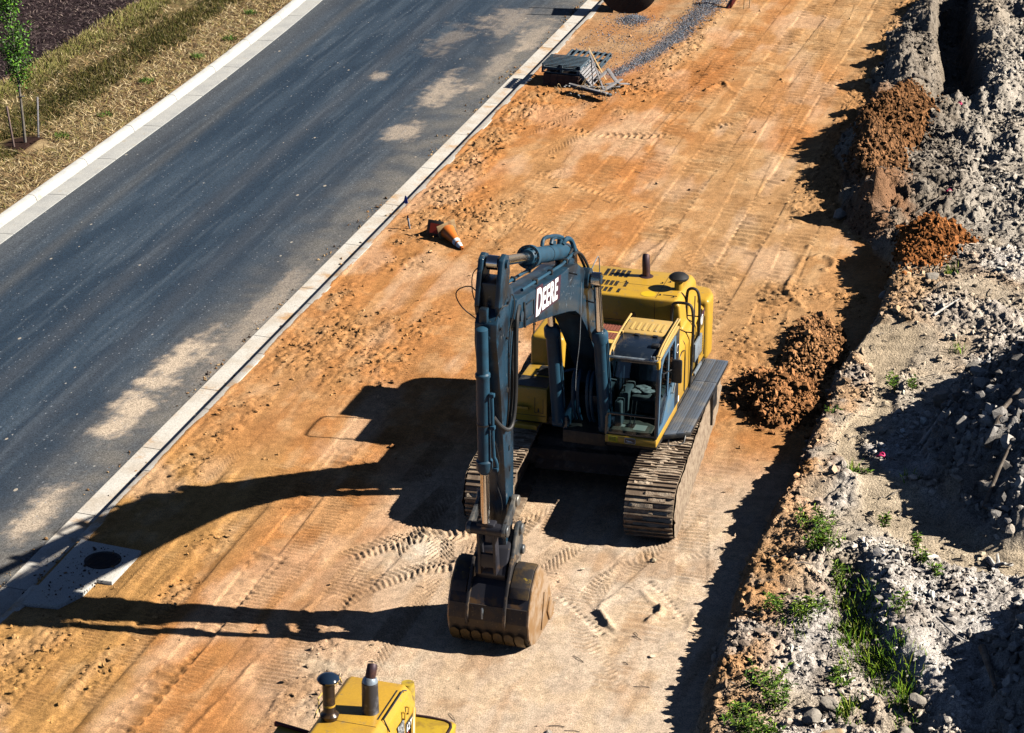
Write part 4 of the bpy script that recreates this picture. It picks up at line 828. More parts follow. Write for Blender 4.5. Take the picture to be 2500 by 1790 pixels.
# boom: side outline in the (y,z) plane
BO = [(-6.62, 6.12), (-6.15, 6.03), (-5.34, 5.86), (-3.9, 5.55), (-3.3, 5.48), (-2.75, 5.34), (-2.3, 5.08), (-1.86, 4.68), (-1.36, 4.12), (-.9, 3.5), (-.4, 2.75), (.05, 2.2), (.22, 1.95), (.1, 1.75), (-.15, 1.75), (-.45, 2.0), (-1.1, 2.75), (-1.72, 3.45), (-2.1, 3.86), (-2.5, 4.24), (-2.85, 4.46), (-3.34, 4.64), (-4.27, 4.93), (-5.82, 5.38), (-6.3, 5.5), (-6.62, 5.62), (-6.78, 5.86)]
m = MB(); m.prism(BO, -.33, .21, 'x', .016); boom = m.build('boom', STEEL, EX)
m = MB()
for x in (-.33, .175): m.lathe((x, -6.55, 5.82), (x+.035, -6.55, 5.82), [(0, .2), (1, .2)], 28)
m.cyl((-.40, -6.55, 5.82), (.28, -6.55, 5.82), .09, n=24); m.build('boom_end_pin', STEEL, boom)
m = MB(); m.cyl((-.61, -2.1, 4.82), (.49, -2.1, 4.82), .085, n=22); m.lathe((-.40, -2.1, 4.82), (.28, -2.1, 4.82), [(0, .19), (1, .19)], 26); m.build('boom_cylinder_pin', STEEL, boom)
m = MB()
for x in (-.2, .02): m.prism([(-2.85, 5.3), (-2.2, 5.0), (-2.3, 5.5), (-2.5, 5.62), (-2.68, 5.55)], x, x+.05, 'x', .008)
each(m, 'cylinder_bracket', STEEL, boom)
m = MB()
for x in (-.25, .14): m.tube([(x, -2.9, 5.56), (x, -3.6, 5.62), (x, -5.2, 5.93), (x, -6.1, 6.1)], .028, 10)
each(m, 'hydraulic_pipe', CYL, boom)
m = MB()
for y in (-3.35, -4.35, -5.3):
    z = np.interp(y, [-6.1, -5.2, -3.6, -2.9], [6.1, 5.93, 5.62, 5.56])
    for x in (-.25, .14): m.cbox((x, y, z), (.09, .07, .09), .01)
for y, z in ((-3.35, 5.42), (-2.1, 4.4), (-1.35, 3.7)): m.cyl((.2, y, z-.03), (.36, y, z-.05), .016, n=8)
m.cyl((-.33, -5.6, 5.8), (-.47, -5.6, 5.8), .016, n=8); each(m, 'pipe_clamp', BLK, boom)
m = MB(); m.tube([(.222, -6.1, 5.86), (.235, -5.72, 5.80), (.235, -5.72, 5.52), (.222, -6.08, 5.58)], .012, 6); m.tube([(.222, -6.25, 5.95), (.24, -6.25, 5.5)], .02, 6); each(m, 'hose_guard', BLK, boom)
m = MB(); m.box((.2, -2.0, 4.58), (.30, -1.86, 4.76), .012); m.box((.215, -1.98, 4.7), (.29, -1.88, 4.82), .01); each(m, 'boom_work_light', CYL, boom)
# lettering on the boom side
e1 = Vector((0, 1.62, -.27)).normalized(); e2 = Vector((0, .17, 1)); e2 = (e2-e1*e2.dot(e1)*.0)
org = Vector((.2135, -5.52, 5.435))
T = Matrix(((0, 0, 1, org.x), (e1.y, e2.y, 0, org.y), (e1.z, e2.z, 0, org.z), (0, 0, 0, 1)))
m = MB(); m.prism([(-.05, -.04), (1.56, -.04), (1.56, .39), (.40, .39), (.36, .47), (-.05, .47)], -.002, .003, 'z', 0, T); sg = m.build('lettering_backing', DKRED, boom)
T2 = T @ Matrix.Translation((0, .0, .0045))
letters('D', .64, 'boom_lettering', WHITE, sg, T2 @ Matrix.Translation((-.02, -.02, 0)), .03, .0, .002, .80)
letters('EERE', .52, 'boom_lettering', WHITE, sg, T2 @ Matrix.Translation((.375, .01, 0)), .028, .0, .002, .86)
rr = random.Random(3); m = MB()
for i in range(26):
    y = rr.uniform(-3.75, -2.95); z = 5.0+rr.uniform(-.18, .25)-.25*(y+3.4)*-1*.3; a = rr.uniform(0, 3.1); l = rr.uniform(.02, .07)
    m.box((-l/2, -.004, -.001), (l/2, .004, .002), 0, Matrix.Translation((.212, y, z)) @ Matrix.Rotation(RAD(90), 4, 'Y') @ Matrix.Rotation(a, 4, 'Z'))
m.build('paint_scratches', GREYP, boom)
# boom cylinders
for x in (-.52, .40):
    b0 = Vector((x, -1.28, 1.5)); b1 = Vector((x, -2.1, 4.82)); d = (b1-b0)
    m = MB(); m.lathe(b0, b0+d*.66, [(0, .09), (.02, .125), (.9, .125), (.9, .155), (.97, .155), (1, .11)], 22); m.cyl(b0+Vector((-.1, 0, 0)), b0+Vector((.1, 0, 0)), .12, n=18)
    c = m.build('boom_cylinder', CYL, EX)
    m = MB(); m.cyl(b0+d*.64, b0+d*.96, .075, n=18); m.lathe(b1+Vector((-.08, 0, 0)), b1+Vector((.08, 0, 0)), [(0, .13), (1, .13)], 20); m.build('cylinder_rod', CHROME, c)
    m = MB(); sx = .15; m.tube([b0+d*.1+Vector((sx*.9, 0, .0)), b0+d*.15+Vector((sx, -.02, 0)), b0+d*.6+Vector((sx, -.02, 0))], .018, 8); each(m, 'cylinder_pipe', CYL, c)
# arm cylinder
a0 = Vector((-.06, -2.48, 5.46)); a1 = Vector((-.06, -7.06, 6.92)); d = a1-a0
m = MB(); m.lathe(a0, a0+d*.57, [(0, .06), (.01, .12), (.04, .145), (.93, .145), (.93, .205), (.985, .205), (.985, .16), (1, .12)], 30); m.cyl(a0+Vector((-.14, 0, 0)), a0+Vector((.14, 0, 0)), .1, n=18); ac = m.build('arm_cylinder', CYL, EX)
m = MB(); m.cyl(a0+d*.55, a0+d*.975, .085, n=22); m.lathe(a1+Vector((-.09, 0, 0)), a1+Vector((.09, 0, 0)), [(0, .12), (1, .12)], 20); m.build('cylinder_rod', CHROME, ac)
m = MB(); u = d.normalized(); w = Vector((1, 0, 0)); n_ = u.cross(w)*-1
if n_.z < 0: n_ = -n_
for k in range(12):
    a = k*math.pi/6; p = a0+d*.563+(w*math.cos(a)+n_*math.sin(a))*.178; m.cyl(p, p+u*.02, .02, n=8)
m.build('flange_bolts', BLK, ac)
m = MB()
t0 = a0+d*.12
m.tube([t0+n_*.14, t0+n_*.24, t0+n_*.28+u*.25, t0+n_*.27+u*.55, t0+n_*.16+u*.62], .04, 10, smooth=2)
m.tube([t0+n_*.15+w*.05, t0+n_*.26+w*.1-u*.05, t0+n_*.22+w*.14-u*.28, t0+n_*.02+w*.2-u*.35], .045, 10, smooth=2)
m.tube([t0+u*1.05+n_*.14-w*.05, t0+u*1.02+n_*.27-w*.05, t0+u*.7+n_*.3-w*.02, t0+u*.3+n_*.30+w*.02, t0-u*.05+n_*.26+w*.02], .035, 10, smooth=2)
for q in (.0, .5): m.cyl(t0+u*q+n_*.10, t0+u*q+n_*.22, .055, n=12)
each(m, 'hydraulic_fitting', CYL, ac)
m = MB(); p = a0+d*.3; m.lathe(p-u*.012, p+u*.012, [(0, .15), (1, .15)], 24); m.build('clamp_band', BLK, ac)
# hoses around the boom knuckle and arm
m = MB()
for i, (x, dz) in enumerate(((.10, .0), (.17, -.03), (-.18, .02))):
    m.tube([(x, -2.95, 5.56), (x, -2.6, 5.62-.1*i), (x+.02, -2.2, 5.25), (x+.05, -1.75, 4.72), (x+.04, -1.2, 4.02), (x, -.7, 3.3), (x-.05, -.2, 2.55)], .026, 8, smooth=2)
each(m, 'boom_hose', RUB, boom)
m = MB(); m.tube([(.24, -1.9, 4.9), (.30, -1.75, 5.08), (.28, -1.5, 5.05), (.26, -1.35, 4.8), (.26, -1.35, 4.5)], .010, 6, smooth=2); m.tube([(.232, -2.55, 4.9), (.24, -2.6, 4.3), (.2, -2.5, 3.7), (.1, -2.35, 3.1), (.05, -2.2, 2.6)], .006, 5, smooth=2); each(m, 'loose_cable', GREYP, boom)
m = MB()
for i in range(4):
    x = (-.22, -.12, .06, .14)[i]; m.tube([(x, -1.15, 2.55), (x, -1.32, 2.5), (x, -1.42, 2.2), (x, -1.30, 1.75), (x, -1.1, 1.5)], .032, 8, smooth=2)
m.tube([(-.25, -1.15, 2.56), (-.5, -1.25, 2.5)], .026, 8); m.tube([(.16, -1.15, 2.56), (.4, -1.25, 2.5)], .026, 8); each(m, 'base_hose', CYL, EX)
# arm
AR = [(-7.33, 6.22), (-7.5, 6.02), (-7.52, 5.72), (-7.28, 4.7), (-6.98, 2.6), (-6.98, 1.6), (-7.08, 1.25), (-7.0, 1.1), (-6.84, 1.12), (-6.62, 1.9), (-6.55, 2.5), (-6.56, 4.2), (-6.42, 5.5), (-6.45, 6.0), (-6.6, 6.35), (-6.86, 6.5)]
m = MB(); m.prism(AR, -.25, .13, 'x', .014); arm = m.build('arm', STEEL, EX)
m = MB()
for x in (-.27, .07): m.prism([(-7.38, 6.1), (-6.9, 6.35), (-6.82, 6.72), (-6.88, 7.0), (-7.05, 7.08), (-7.22, 7.02), (-7.34, 6.7), (-7.45, 6.3)], x, x+.08, 'x', .012)
m.cyl((-.30, -7.06, 6.92), (.19, -7.06, 6.92), .07, n=18); m.box((-.2, -7.32, 6.1), (.08, -6.9, 6.66), .02); each(m, 'arm_lug', STEEL, arm)
m = MB(); m.box((-.16, -7.56, 6.05), (-.02, -7.44, 6.3), .02); m.box((-.14, -7.55, 5.78), (.02, -7.49, 5.82)); each(m, 'cylinder_base_bracket', STEEL, arm)
m = MB()
for y, z in ((-6.9, 5.2), (-6.95, 4.6), (-6.9, 3.9), (-6.86, 3.5), (-6.83, 3.1)): m.box((.13, y, z), (.142, y+.05, z+.08))
for y, z in ((-6.95, 6.2), (-7.35, 5.9), (-7.0, 5.6)): m.cyl((.13, y, z), (.165, y, z), .025, n=10)
each(m, 'arm_fittings', BLK, arm)
m = MB(); m.tube([(.2, -6.5, 5.98), (.24, -6.75, 5.85), (.26, -6.86, 5.3), (.25, -6.82, 4.6), (.24, -6.92, 4.1), (.22, -7.1, 3.98), (.1, -7.22, 4.1), (0, -7.3, 4.3)], .038, 10, smooth=2)
m.tube([(.17, -6.5, 5.9), (.19, -6.7, 5.6), (.18, -6.8, 5.0), (.17, -6.8, 4.3), (.16, -6.95, 3.95)], .028, 8, smooth=2); each(m, 'arm_hose', RUB, arm)
m = MB(); m.tube([(-.25, -7.35, 6.5), (-.42, -7.2, 6.55), (-.66, -7.3, 6.45), (-.5, -7.45, 6.25), (-.2, -7.56, 6.12)], .011, 6, smooth=2); m.tube([(-.28, -7.1, 6.85), (-.42, -7.1, 6.7), (-.36, -7.25, 6.4), (-.26, -7.35, 6.3)], .010, 6, smooth=2)
m.tube([(.1, -7.52, 6.1), (.2, -7.45, 6.35), (.24, -7.2, 6.25), (.2, -6.9, 6.4), (.22, -6.75, 6.1), (.16, -6.9, 5.7)], .010, 6, smooth=2); m.tube([(-.05, -7.3, 4.0), (.03, -7.22, 3.75), (.09, -7.2, 3.4), (.04, -7.15, 3.15)], .006, 5, smooth=2); m.tube([(-.02, -7.05, 2.95), (.09, -7.05, 2.6), (.06, -7.08, 2.35)], .006, 5, smooth=1); each(m, 'loose_cable', BLK, arm)
# bucket cylinder on the front of the arm
b0 = Vector((-.09, -7.62, 6.0)); b1 = Vector((-.09, -7.45, 2.32)); d = b1-b0
m = MB(); m.lathe(b0, b0+d*.72, [(0, .06), (.01, .10), (.30, .10), (.31, .125), (.33, .125), (.34, .11), (.90, .11), (.91, .14), (.97, .135), (1, .08)], 26); bc = m.build('bucket_cylinder', CYL, EX)
m = MB(); m.cyl(b0+d*.70, b0+d*.97, .075, n=22); m.build('cylinder_rod', CHROME, bc)
m = MB(); m.tube([b0+d*.31+Vector((.14, -.02, 0)), b0+d*.33+Vector((.16, -.02, 0)), b0+d*.62+Vector((.16, -.02, 0)), b0+d*.655+Vector((.22, -.02, 0)), b0+d*.685+Vector((.22, -.02, 0))], .028, 8, smooth=1)
for t in (.32, .48, .69): m.cbox(b0+d*t+Vector((.16 if t < .6 else .2, -.03, 0)), (.09, .08, .07), .012)
each(m, 'cylinder_pipe', CYL, bc)
m = MB(); p = b0+d*.47; m.lathe(p-d*.004, p+d*.004, [(0, .118), (1, .118)], 24); m.build('clamp_band', BLK, bc)
# linkage
LINK = mat('worn_linkage_steel', (.10, .11, .12), .4, .6, (.30, .27, .23), 4, .4, .65, col3=(.05, .04, .035), sc3=9)
def bar(m, p, q, x, th, w0, w1):
    p = Vector(p); q = Vector(q); d = (q-p).normalized(); n = Vector((-d.y, d.x)); pts = []
    for k in range(7): a = math.pi/2+math.pi*k/6; pts.append(p+(d*math.cos(a)+n*math.sin(a))*w0)
    for k in range(7): a = -math.pi/2+math.pi*k/6; pts.append(q+(d*math.cos(a)+n*math.sin(a))*w1)
    m.prism([tuple(t) for t in pts], x, x+th, 'x', .006)
A_, B_, C_ = (-6.80, 2.56), (-7.42, 2.28), (-7.30, 1.50)
for x in (-.40, .20):
    m = MB(); bar(m, A_, B_, x, .06, .10, .12); l = m.build('idler_link', LINK, EX)
    m = MB()
    for p in (A_, B_): m.lathe((x-.03, p[0], p[1]), (x+.10, p[0], p[1]), [(0, .085), (.1, .10), (.9, .10), (1, .085)], 20)
    m.build('link_pin', LINK, l)
m = MB(); m.cyl((-.40, B_[0], B_[1]), (.26, B_[0], B_[1]), .11, n=22); m.cbox((-.09, B_[0]+.02, B_[1]+.02), (.32, .2, .22), .03); m.build('link_cross_tube', BUCK, EX)
m = MB()
for x in (-.24, .03): m.prism([(-7.52, 2.25), (-7.33, 2.25), (-7.24, 1.8), (-7.2, 1.42), (-7.42, 1.4), (-7.44, 1.8)], x, x+.05, 'x', .008)
m.box((-.24, -7.42, 1.55), (.08, -7.36, 1.8), .01); each(m, 'bucket_link', BUCK, EX)
for x in (-.40, .22):
    m = MB(); m.prism([(-6.72, 2.1), (-6.55, 2.06), (-6.46, 1.72), (-6.50, 1.42), (-6.75, 1.2), (-6.95, 1.02), (-7.15, .98), (-7.26, 1.12), (-7.22, 1.42), (-7.04, 1.62), (-6.86, 1.95)], x, x+.055, 'x', .01); cp = m.build('coupler_plate', LINK, EX)
    m = MB()
    for p, r in (((-6.64, 1.95), .10), ((-6.56, 1.52), .085), ((-7.12, 1.14), .09)): m.lathe((x-.04, p[0], p[1]), (x+.11, p[0], p[1]), [(0, r*.8), (.1, r), (.9, r), (1, r*.8)], 18)
    m.box((x-.005, -7.0, 1.42), (x+.06, -6.82, 1.62), .03); each(m, 'coupler_pin', LINK, cp)
m = MB(); m.prism([(-6.66, 1.95), (-7.05, 1.75), (-7.3, 1.35), (-7.2, 1.15), (-6.7, 1.22), (-6.55, 1.5)], -.34, .2, 'x', .03); m.build('coupler_body', BUCK, EX)
# bucket
BX0, BX1 = -.75, .69
BP = [(-6.62, 1.20), (-6.86, 1.41), (-7.06, 1.40), (-7.34, 1.17), (-7.52, .88), (-7.58, .62), (-7.52, .34), (-7.38, .14), (-7.15, .045), (-6.8, .03), (-6.3, .03), (-5.92, .06)]
m = MB(); th = .035
inn = []
for i, p in enumerate(BP):
    a = Vector(BP[max(i-1, 0)]); b = Vector(BP[min(i+1, len(BP)-1)]); t = (b-a).normalized(); inn.append((p[0]+(-t.y)*th, p[1]+t.x*th))
for i in range(len(BP)-1):
    q = [BP[i], BP[i+1], inn[i+1], inn[i]]; m.prism(q, BX0+.03, BX1-.03, 'x')
bk = m.build('bucket', BUCK, EX, sharp=25)
for x, nm in ((BX0, 'a'), (BX1-.035, 'b')):
    m = MB(); m.prism(BP+[(-6.12, .42), (-6.3, .85)], x, x+.035, 'x', .006); sp = m.build('bucket_side', RUST, bk)
    sgn = -1 if x < 0 else 1; xo = x if x < 0 else x+.035
    m = MB(); m.prism([(-6.28, .5), (-6.16, .44), (-6.1, .1), (-6.02, .06), (-6.3, .06), (-6.44, .3)], min(xo, xo+sgn*.03), max(xo, xo+sgn*.03), 'x', .006); m.prism([(-6.62, .78), (-6.42, .66), (-6.62, .15), (-6.80, .12)], min(xo, xo+sgn*.02), max(xo, xo+sgn*.02), 'x', .005); each(m, 'side_cutter', RUST, sp)
m = MB()
for x in (-.42, .24): m.prism([(-6.7, 1.44), (-6.95, 1.62), (-7.2, 1.56), (-7.42, 1.2), (-7.60, .86), (-7.64, .62), (-7.60, .50), (-7.5, .75), (-7.3, 1.15), (-7.05, 1.42), (-6.86, 1.45)], x, x+.05, 'x', .008)
each(m, 'bucket_ear', mat('dark_ear_steel', (.05, .045, .045), .45, .4, (.22, .15, .09), 5, .5, .66), bk)
m = MB()
for (x0, x1) in ((BX0+.04, -.45), (.31, BX1-.045)):
    m.prism([(-6.64, 1.23), (-6.87, 1.45), (-7.08, 1.43), (-7.36, 1.20), (-7.46, 1.04), (-7.38, 1.04), (-7.05, 1.38), (-6.86, 1.39)], x0, x1, 'x', .006)
each(m, 'bucket_shoulder_plate', mat('scraped_yellow_black', (.035, .03, .03), .5, .1, (.09, .06, .03), 4, .45, .6, col3=(.50, .34, .03), sc3=3.2, lo3=.60, hi3=.68), bk)
m = MB()
for i in range(4, 7):
    a, b = BP[i], BP[i+1]; m.prism([a, b, (b[0]-.012, b[1]-.006), (a[0]-.012, a[1]-.004)], BX0+.04, BX1-.04, 'x')
m.build('wear_band', mat('scuffed_brown_steel', (.085, .058, .035), .55, .15, (.035, .03, .03), 3, .45, .62, col3=(.18, .12, .06), sc3=12), bk)
m = MB(); nseg = 7
for i in range(nseg):
    x0 = BX0+.05+i*(BX1-BX0-.1)/nseg; x1 = x0+(BX1-BX0-.1)/nseg-.025
    pts = []
    for p in BP[6:9]: pts.append((p[0]-.02, p[1]-.012))
    vs = []; k = 8
    for j in range(k+1):
        xx = x0+(x1-x0)*j/k; up = .05*math.sin(math.pi*j/k)
        for (yy, zz) in ((-7.60, .36+up), (-7.57, .26), (-7.44, .115), (-7.2, .02)): vs.append((xx, yy, zz))
    fs = [(j*4+i2, j*4+i2+1, j*4+i2+5, j*4+i2+4) for j in range(k) for i2 in range(3)]
    m.add(vs, fs)
each(m, 'heel_wear_plate', mat('heel_brown_steel', (.15, .095, .03), .55, .2, (.07, .05, .03), 4), bk)
m = MB()
for i in range(5): x = BX0+.12+i*(BX1-BX0-.24)/4; m.prism([(-6.05, .02), (-5.62, .03), (-5.62, .05), (-6.05, .13)], x-.07, x+.07, 'x', .01)
each(m, 'bucket_teeth', RUST, bk)
m = MB(); m.prism([(-7.585, .62), (-7.6, .74), (-7.59, .86), (-7.57, .80), (-7.58, .7)], -.14, -.105, 'x', .004); m.build('welded_lug', GREYP, bk)

# ------------------------------------------------------------------ scraper at the lower edge
SP = thing('scraper', 'yellow earth scraper with two dark stacks, cut off by the lower edge', 'earth scraper', (-10.45, 28.0, 0), RAD(-1))
# world (x,y) of its hood in road coordinates: hood top at 2.3 m
m = MB(); m.prism([(-.50, 1.2), (.58, 1.2), (.58, 1.95), (.52, 2.20), (.42, 2.30), (-.42, 2.30), (-.50, 2.24)], -1.6, 1.15, 'y', .03, seg=3); hd = m.build('hood', YEL, SP)
m = MB(); m.box((-.5, -.1, 2.299), (.42, -.092, 2.303)); m.tube([(.565, .08, 2.14), (.46, .12, 2.31), (.46, .95, 2.31), (.5, 1.0, 2.29)], .012, 6); m.box((.36, .1, 2.298), (.385, .95, 2.302)); each(m, 'hood_seam', BLK, hd)
m = MB()
for y in (.82, .66, -.3): m.tube([(.555, y, 2.13), (.60, y, 2.12), (.61, y-.05, 2.05), (.57, y-.05, 2.04)], .018, 6); 
m.cyl((.58, .0, 2.10), (.60, .0, 2.12), .025, n=8); each(m, 'hood_latch', YEL, hd)
m = MB(); m.box((.578, -.9, 1.3), (.586, .22, 1.72)); m.build('side_grille', BLK, hd)
m = MB(); m.box((.58, .36, 1.80), (.592, .64, 2.04), .004); m.build('instruction_plate', mat('plate_grey', (.35, .36, .36), .5, 0, (.05, .05, .05), 22, .45, .55), hd)
T = Matrix(((0, 0, 1, .590), (1, 0, 0, .72), (0, 1, 0, 1.74), (0, 0, 0, 1)))
m = MB(); m.add([(-.02, -.03, -.004), (.41, -.03, -.004), (.41, .17, -.004), (-.02, .17, -.004)], [(0, 1, 2, 3)], T); m.build('decal_band', BLK, hd)
m = MB(); m.add([(-.02, -.06, -.003), (.41, -.06, -.003), (.41, -.03, -.003), (-.02, -.03, -.003)], [(0, 1, 2, 3)], T); m.build('decal_red_stripe', mat('red_stripe', (.55, .04, .03), .5), hd)
letters('627E', .165, 'model_number', WHITE, hd, T @ Matrix.Translation((0.0, .01, .002)), .02, 0, .002, .85)
m = MB(); m.lathe((.2, .28, 2.29), (.2, .28, 2.80), [(0, .135), (.02, .125), (.97, .118), (1, .118)], 28); ex = m.build('exhaust_stack', mat('stack_steel', (.07, .068, .075), .45, .5, (.2, .2, .22), 6, .5, .7), hd)
m = MB(); m.lathe((.2, .28, 2.78), (.21, .30, 2.87), [(0, .117), (.5, .114), (1, .085)], 28); m.build('stack_collar', GREYP, ex)
m = MB(); m.tube([(.2, .29, 2.84), (.215, .305, 2.93), (.22, .33, 3.0), (.215, .37, 3.04)], [.075, .078, .078, .07], 18, smooth=1); m.build('stack_elbow', MAROON, ex)
m = MB(); m.lathe((-.3, -.07, 2.28), (-.3, -.07, 2.96), [(0, .11), (.1, .135), (.14, .14), (.2, .10), (.24, .09), (.95, .09), (1, .085)], 24); pc = m.build('intake_stack', mat('oily_brown_pipe', (.035, .022, .015), .3, .3, (.10, .055, .02), 5, .5, .65), hd)
m = MB(); m.lathe((-.3, -.07, 2.93), (-.3, -.07, 3.05), [(0, .10), (.05, .155), (.3, .165), (.5, .15), (.85, .09), (1, .01)], 28); m.build('rain_cap', mat('glossy_blue_black_cap', (.01, .02, .04), .15, coat=.5), pc)
m = MB(); m.lathe((-.3, -.07, 2.52), (-.3, -.07, 2.55), [(0, .093), (1, .093)], 24); m.build('pipe_band', YEL, pc)
m = MB(); m.tube([(-.5, .95, 2.28), (-.53, .95, 2.36), (-.53, .1, 2.36), (-.53, -.1, 2.28)], .012, 6); m.tube([(-.62, .34, 2.1), (-.66, .40, 2.3), (-.62, .8, 2.34), (-.54, .9, 2.28)], .012, 6); each(m, 'grab_wire', YELD, hd)
m = MB(); m.prism([(-1.55, .9), (-1.53, 1.35), (-1.45, 1.5), (-.9, 1.42), (-.8, .9)], -1.5, .75, 'y', .02); fd = m.build('fender', YEL, SP)
m = MB(); m.prism([(-1.52, 1.47), (-.86, 1.39), (-.86, 1.45), (-1.52, 1.54)], .72, .78, 'y', .01); m.build('fender_edge_bar', mat('red_brown_bar', (.16, .02, .015), .6), fd)
m = MB(); m.lathe((.14, 2.02, .9), (.14, 2.06, 1.75), [(0, .11), (.93, .11), (.95, .10), (1, .10)], 24); m.build('steering_cylinder', mat('worn_yellow', (.45, .31, .03), .5, 0, (.22, .15, .05), 7), SP)
m = MB(); m.prism([(.2, .7), (.93, .7), (.97, 1.26), (.9, 1.30), (.25, 1.30), (.2, 1.2)], -1.4, 1.9, 'y', .015); hb = m.build('step_housing', mat('scuffed_yellow', (.50, .33, .025), .5, 0, (.32, .20, .03), 5), SP)
m = MB(); m.tube([(.3, 1.88, 1.31), (.6, 1.89, 1.31), (.88, 1.87, 1.30), (.95, 1.7, 1.29), (.96, -.5, 1.29)], .022, 8, smooth=1); m.build('rusty_rim', MAROON, hb)
m = MB(); m.tube([(.56, 1.1, 1.95), (.6, .95, 1.75), (.72, .6, 1.5), (.76, .2, 1.3)], .045, 10, smooth=1); m.build('support_tube', YEL, SP)
m = MB(); m.box((-.45, -1.4, .7), (.55, 1.4, 1.25), .04); m.box((-.3, 1.3, .55), (.3, 2.0, .9), .04); each(m, 'chassis', YEL, SP)
for x in (-1.0, 1.15):
    m = MB(); m.lathe((x-.28, -.5, .82), (x+.28, -.5, .82), [(0, .4), (.02, .7), (.15, .82), (.85, .82), (.98, .7), (1, .4)], 40); w = m.build('wheel', RUB, SP)
    m = MB(); m.lathe((x-.2, -.5, .82), (x+.2, -.5, .82), [(0, .1), (.05, .38), (.95, .38), (1, .1)], 28); m.build('rim', YEL, w)

# ------------------------------------------------------------------ traffic cones
ORG = mat('cone_orange', (.60, .155, .02), .5, 0, (.42, .12, .03), 5, .5, .7)
DUSTY = mat('dusty_cone_base', (.42, .28, .14), .9, 0, (.20, .09, .04), 6, .5, .7)
def cone(T, label, dusty):
    T = T @ Matrix.Scale(1.3 if dusty else 1.05, 4)
    o = thing('traffic_cone', label, 'traffic cone', T.to_translation(), 0, 'knocked over traffic cones by the kerb'); o.matrix_world = T
    m = MB(); m.box((-.19, -.19, 0), (.19, .19, .035), .012); m.build('cone_base', DUSTY if dusty else RUB, o)
    m = MB()
    prof = [(.03, .145), (.06, .135), (.70, .03), (.71, .028), (.71, .018), (.04, .115)]
    vs = []; n = 28
    m.lathe((0, 0, 0), (0, 0, 1), [(z, r) for z, r in prof], n, cap=False); m.build('cone_body', ORG, o)
    for z0, z1 in ((.42, .50), (.54, .655)):
        m = MB(); m.lathe((0, 0, 0), (0, 0, 1), [(z0, .1376-.164*(z0-.06)+.0015), (z1, .1376-.164*(z1-.06)+.0015)], n, cap=False); m.build('reflective_band', WHITE, o)
    m = MB(); m.add([(-.118, -.118, -.002), (.118, -.118, -.002), (.118, .118, -.002), (-.118, .118, -.002)], [(0, 1, 2, 3)]); m.build('base_underside', mat('cone_inside_red', (.32, .03, .012), .6), o)
    return o
def aim(p, d, roll=0):
    return Matrix.Translation(p) @ Vector(d).to_track_quat('Z', 'Y').to_matrix().to_4x4() @ Matrix.Rotation(roll, 4, 'Z')
hz = H1(-16.9, 53.0)
cone(aim((-16.93, 53.2, hz+.2), (.60, -.66, -.18), .3), 'orange cone with two white bands tipped over with its tip toward the excavator', True)
cone(aim((-17.24, 53.2, hz+.22), (-.1, .95, -.18), .12), 'second cone on its side showing its black base and red hollow', False)
# survey flag and stub stake by the kerb
zf = .015
o = thing('marker_flag', 'small blue marker flag on a thin wire at the kerb edge', 'marker flag', (-18.5, 54.75, -.02))
m = MB(); m.tube([(0, 0, 0), (.0, 0, .3), (-.01, 0, .48)], .004, 5); m.build('flag_wire', GREYP, o)
m = MB(); m.prism([(-.005, .24), (-.07, .28), (-.03, .46), (.01, .46), (.05, .27)], -.004, .004, 'y'); m.build('flag_cloth', mat('blue_flag', (.01, .06, .42), .6), o)
o = thing('stake', 'short grey stake leaning in the clods beside the fallen cones', 'stake', (-18.0, 53.55, -.05))
m = MB(); m.prism([(-.02, -.02), (.02, -.02), (.02, .02), (-.02, .02)], 0, .36, 'z', .004, Matrix.Rotation(RAD(-9), 4, 'Y')); m.build('stake_shaft', GREYP, o)
m = MB(); m.prism([(-.022, -.022), (.022, -.022), (.022, .022), (-.022, .022)], .36, .42, 'z', .004, Matrix.Rotation(RAD(-9), 4, 'Y')); m.build('stake_top', MAROON, o)

# ------------------------------------------------------------------ storm inlet slab and manhole cover
SLABM = mat('inlet_concrete', (.48, .47, .44), .85, 0, (.50, .47, .42), 1.5, .42, .7, col3=(.16, .12, .08), sc3=11, lo3=.62, hi3=.70, fine=.25)
m = MB(); m.prism([(-18.64, 35.95), (-17.38, 35.84), (-17.40, 34.60), (-17.70, 34.60), (-17.72, 34.08), (-17.95, 33.53), (-18.60, 33.46)], -.10, .05, 'z', .008)
tag(m.build('inlet_slab', SLABM), 'pale concrete storm inlet slab with notched edge at the kerb', 'concrete slab')
m = MB(); m.lathe((-17.90, 35.30, .047), (-17.90, 35.30, .064), [(0, .34), (.6, .34), (.62, .325), (1, .325)], 40)
mh = m.build('manhole_cover', mat('cast_iron', (.03, .022, .022), .6, .5, (.06, .035, .025), 8)); tag(mh, 'round dark iron manhole cover set in the concrete inlet slab', 'manhole cover')
m = MB()
for i in range(-6, 7):
    for j in range(-6, 7):
        if i*i+j*j < 36: m.box((-17.90+i*.047-.016, 35.30+j*.047-.016, .063), (-17.90+i*.047+.016, 35.30+j*.047+.016, .071))
m.build('raised_pattern', mh.data.materials[0], mh)

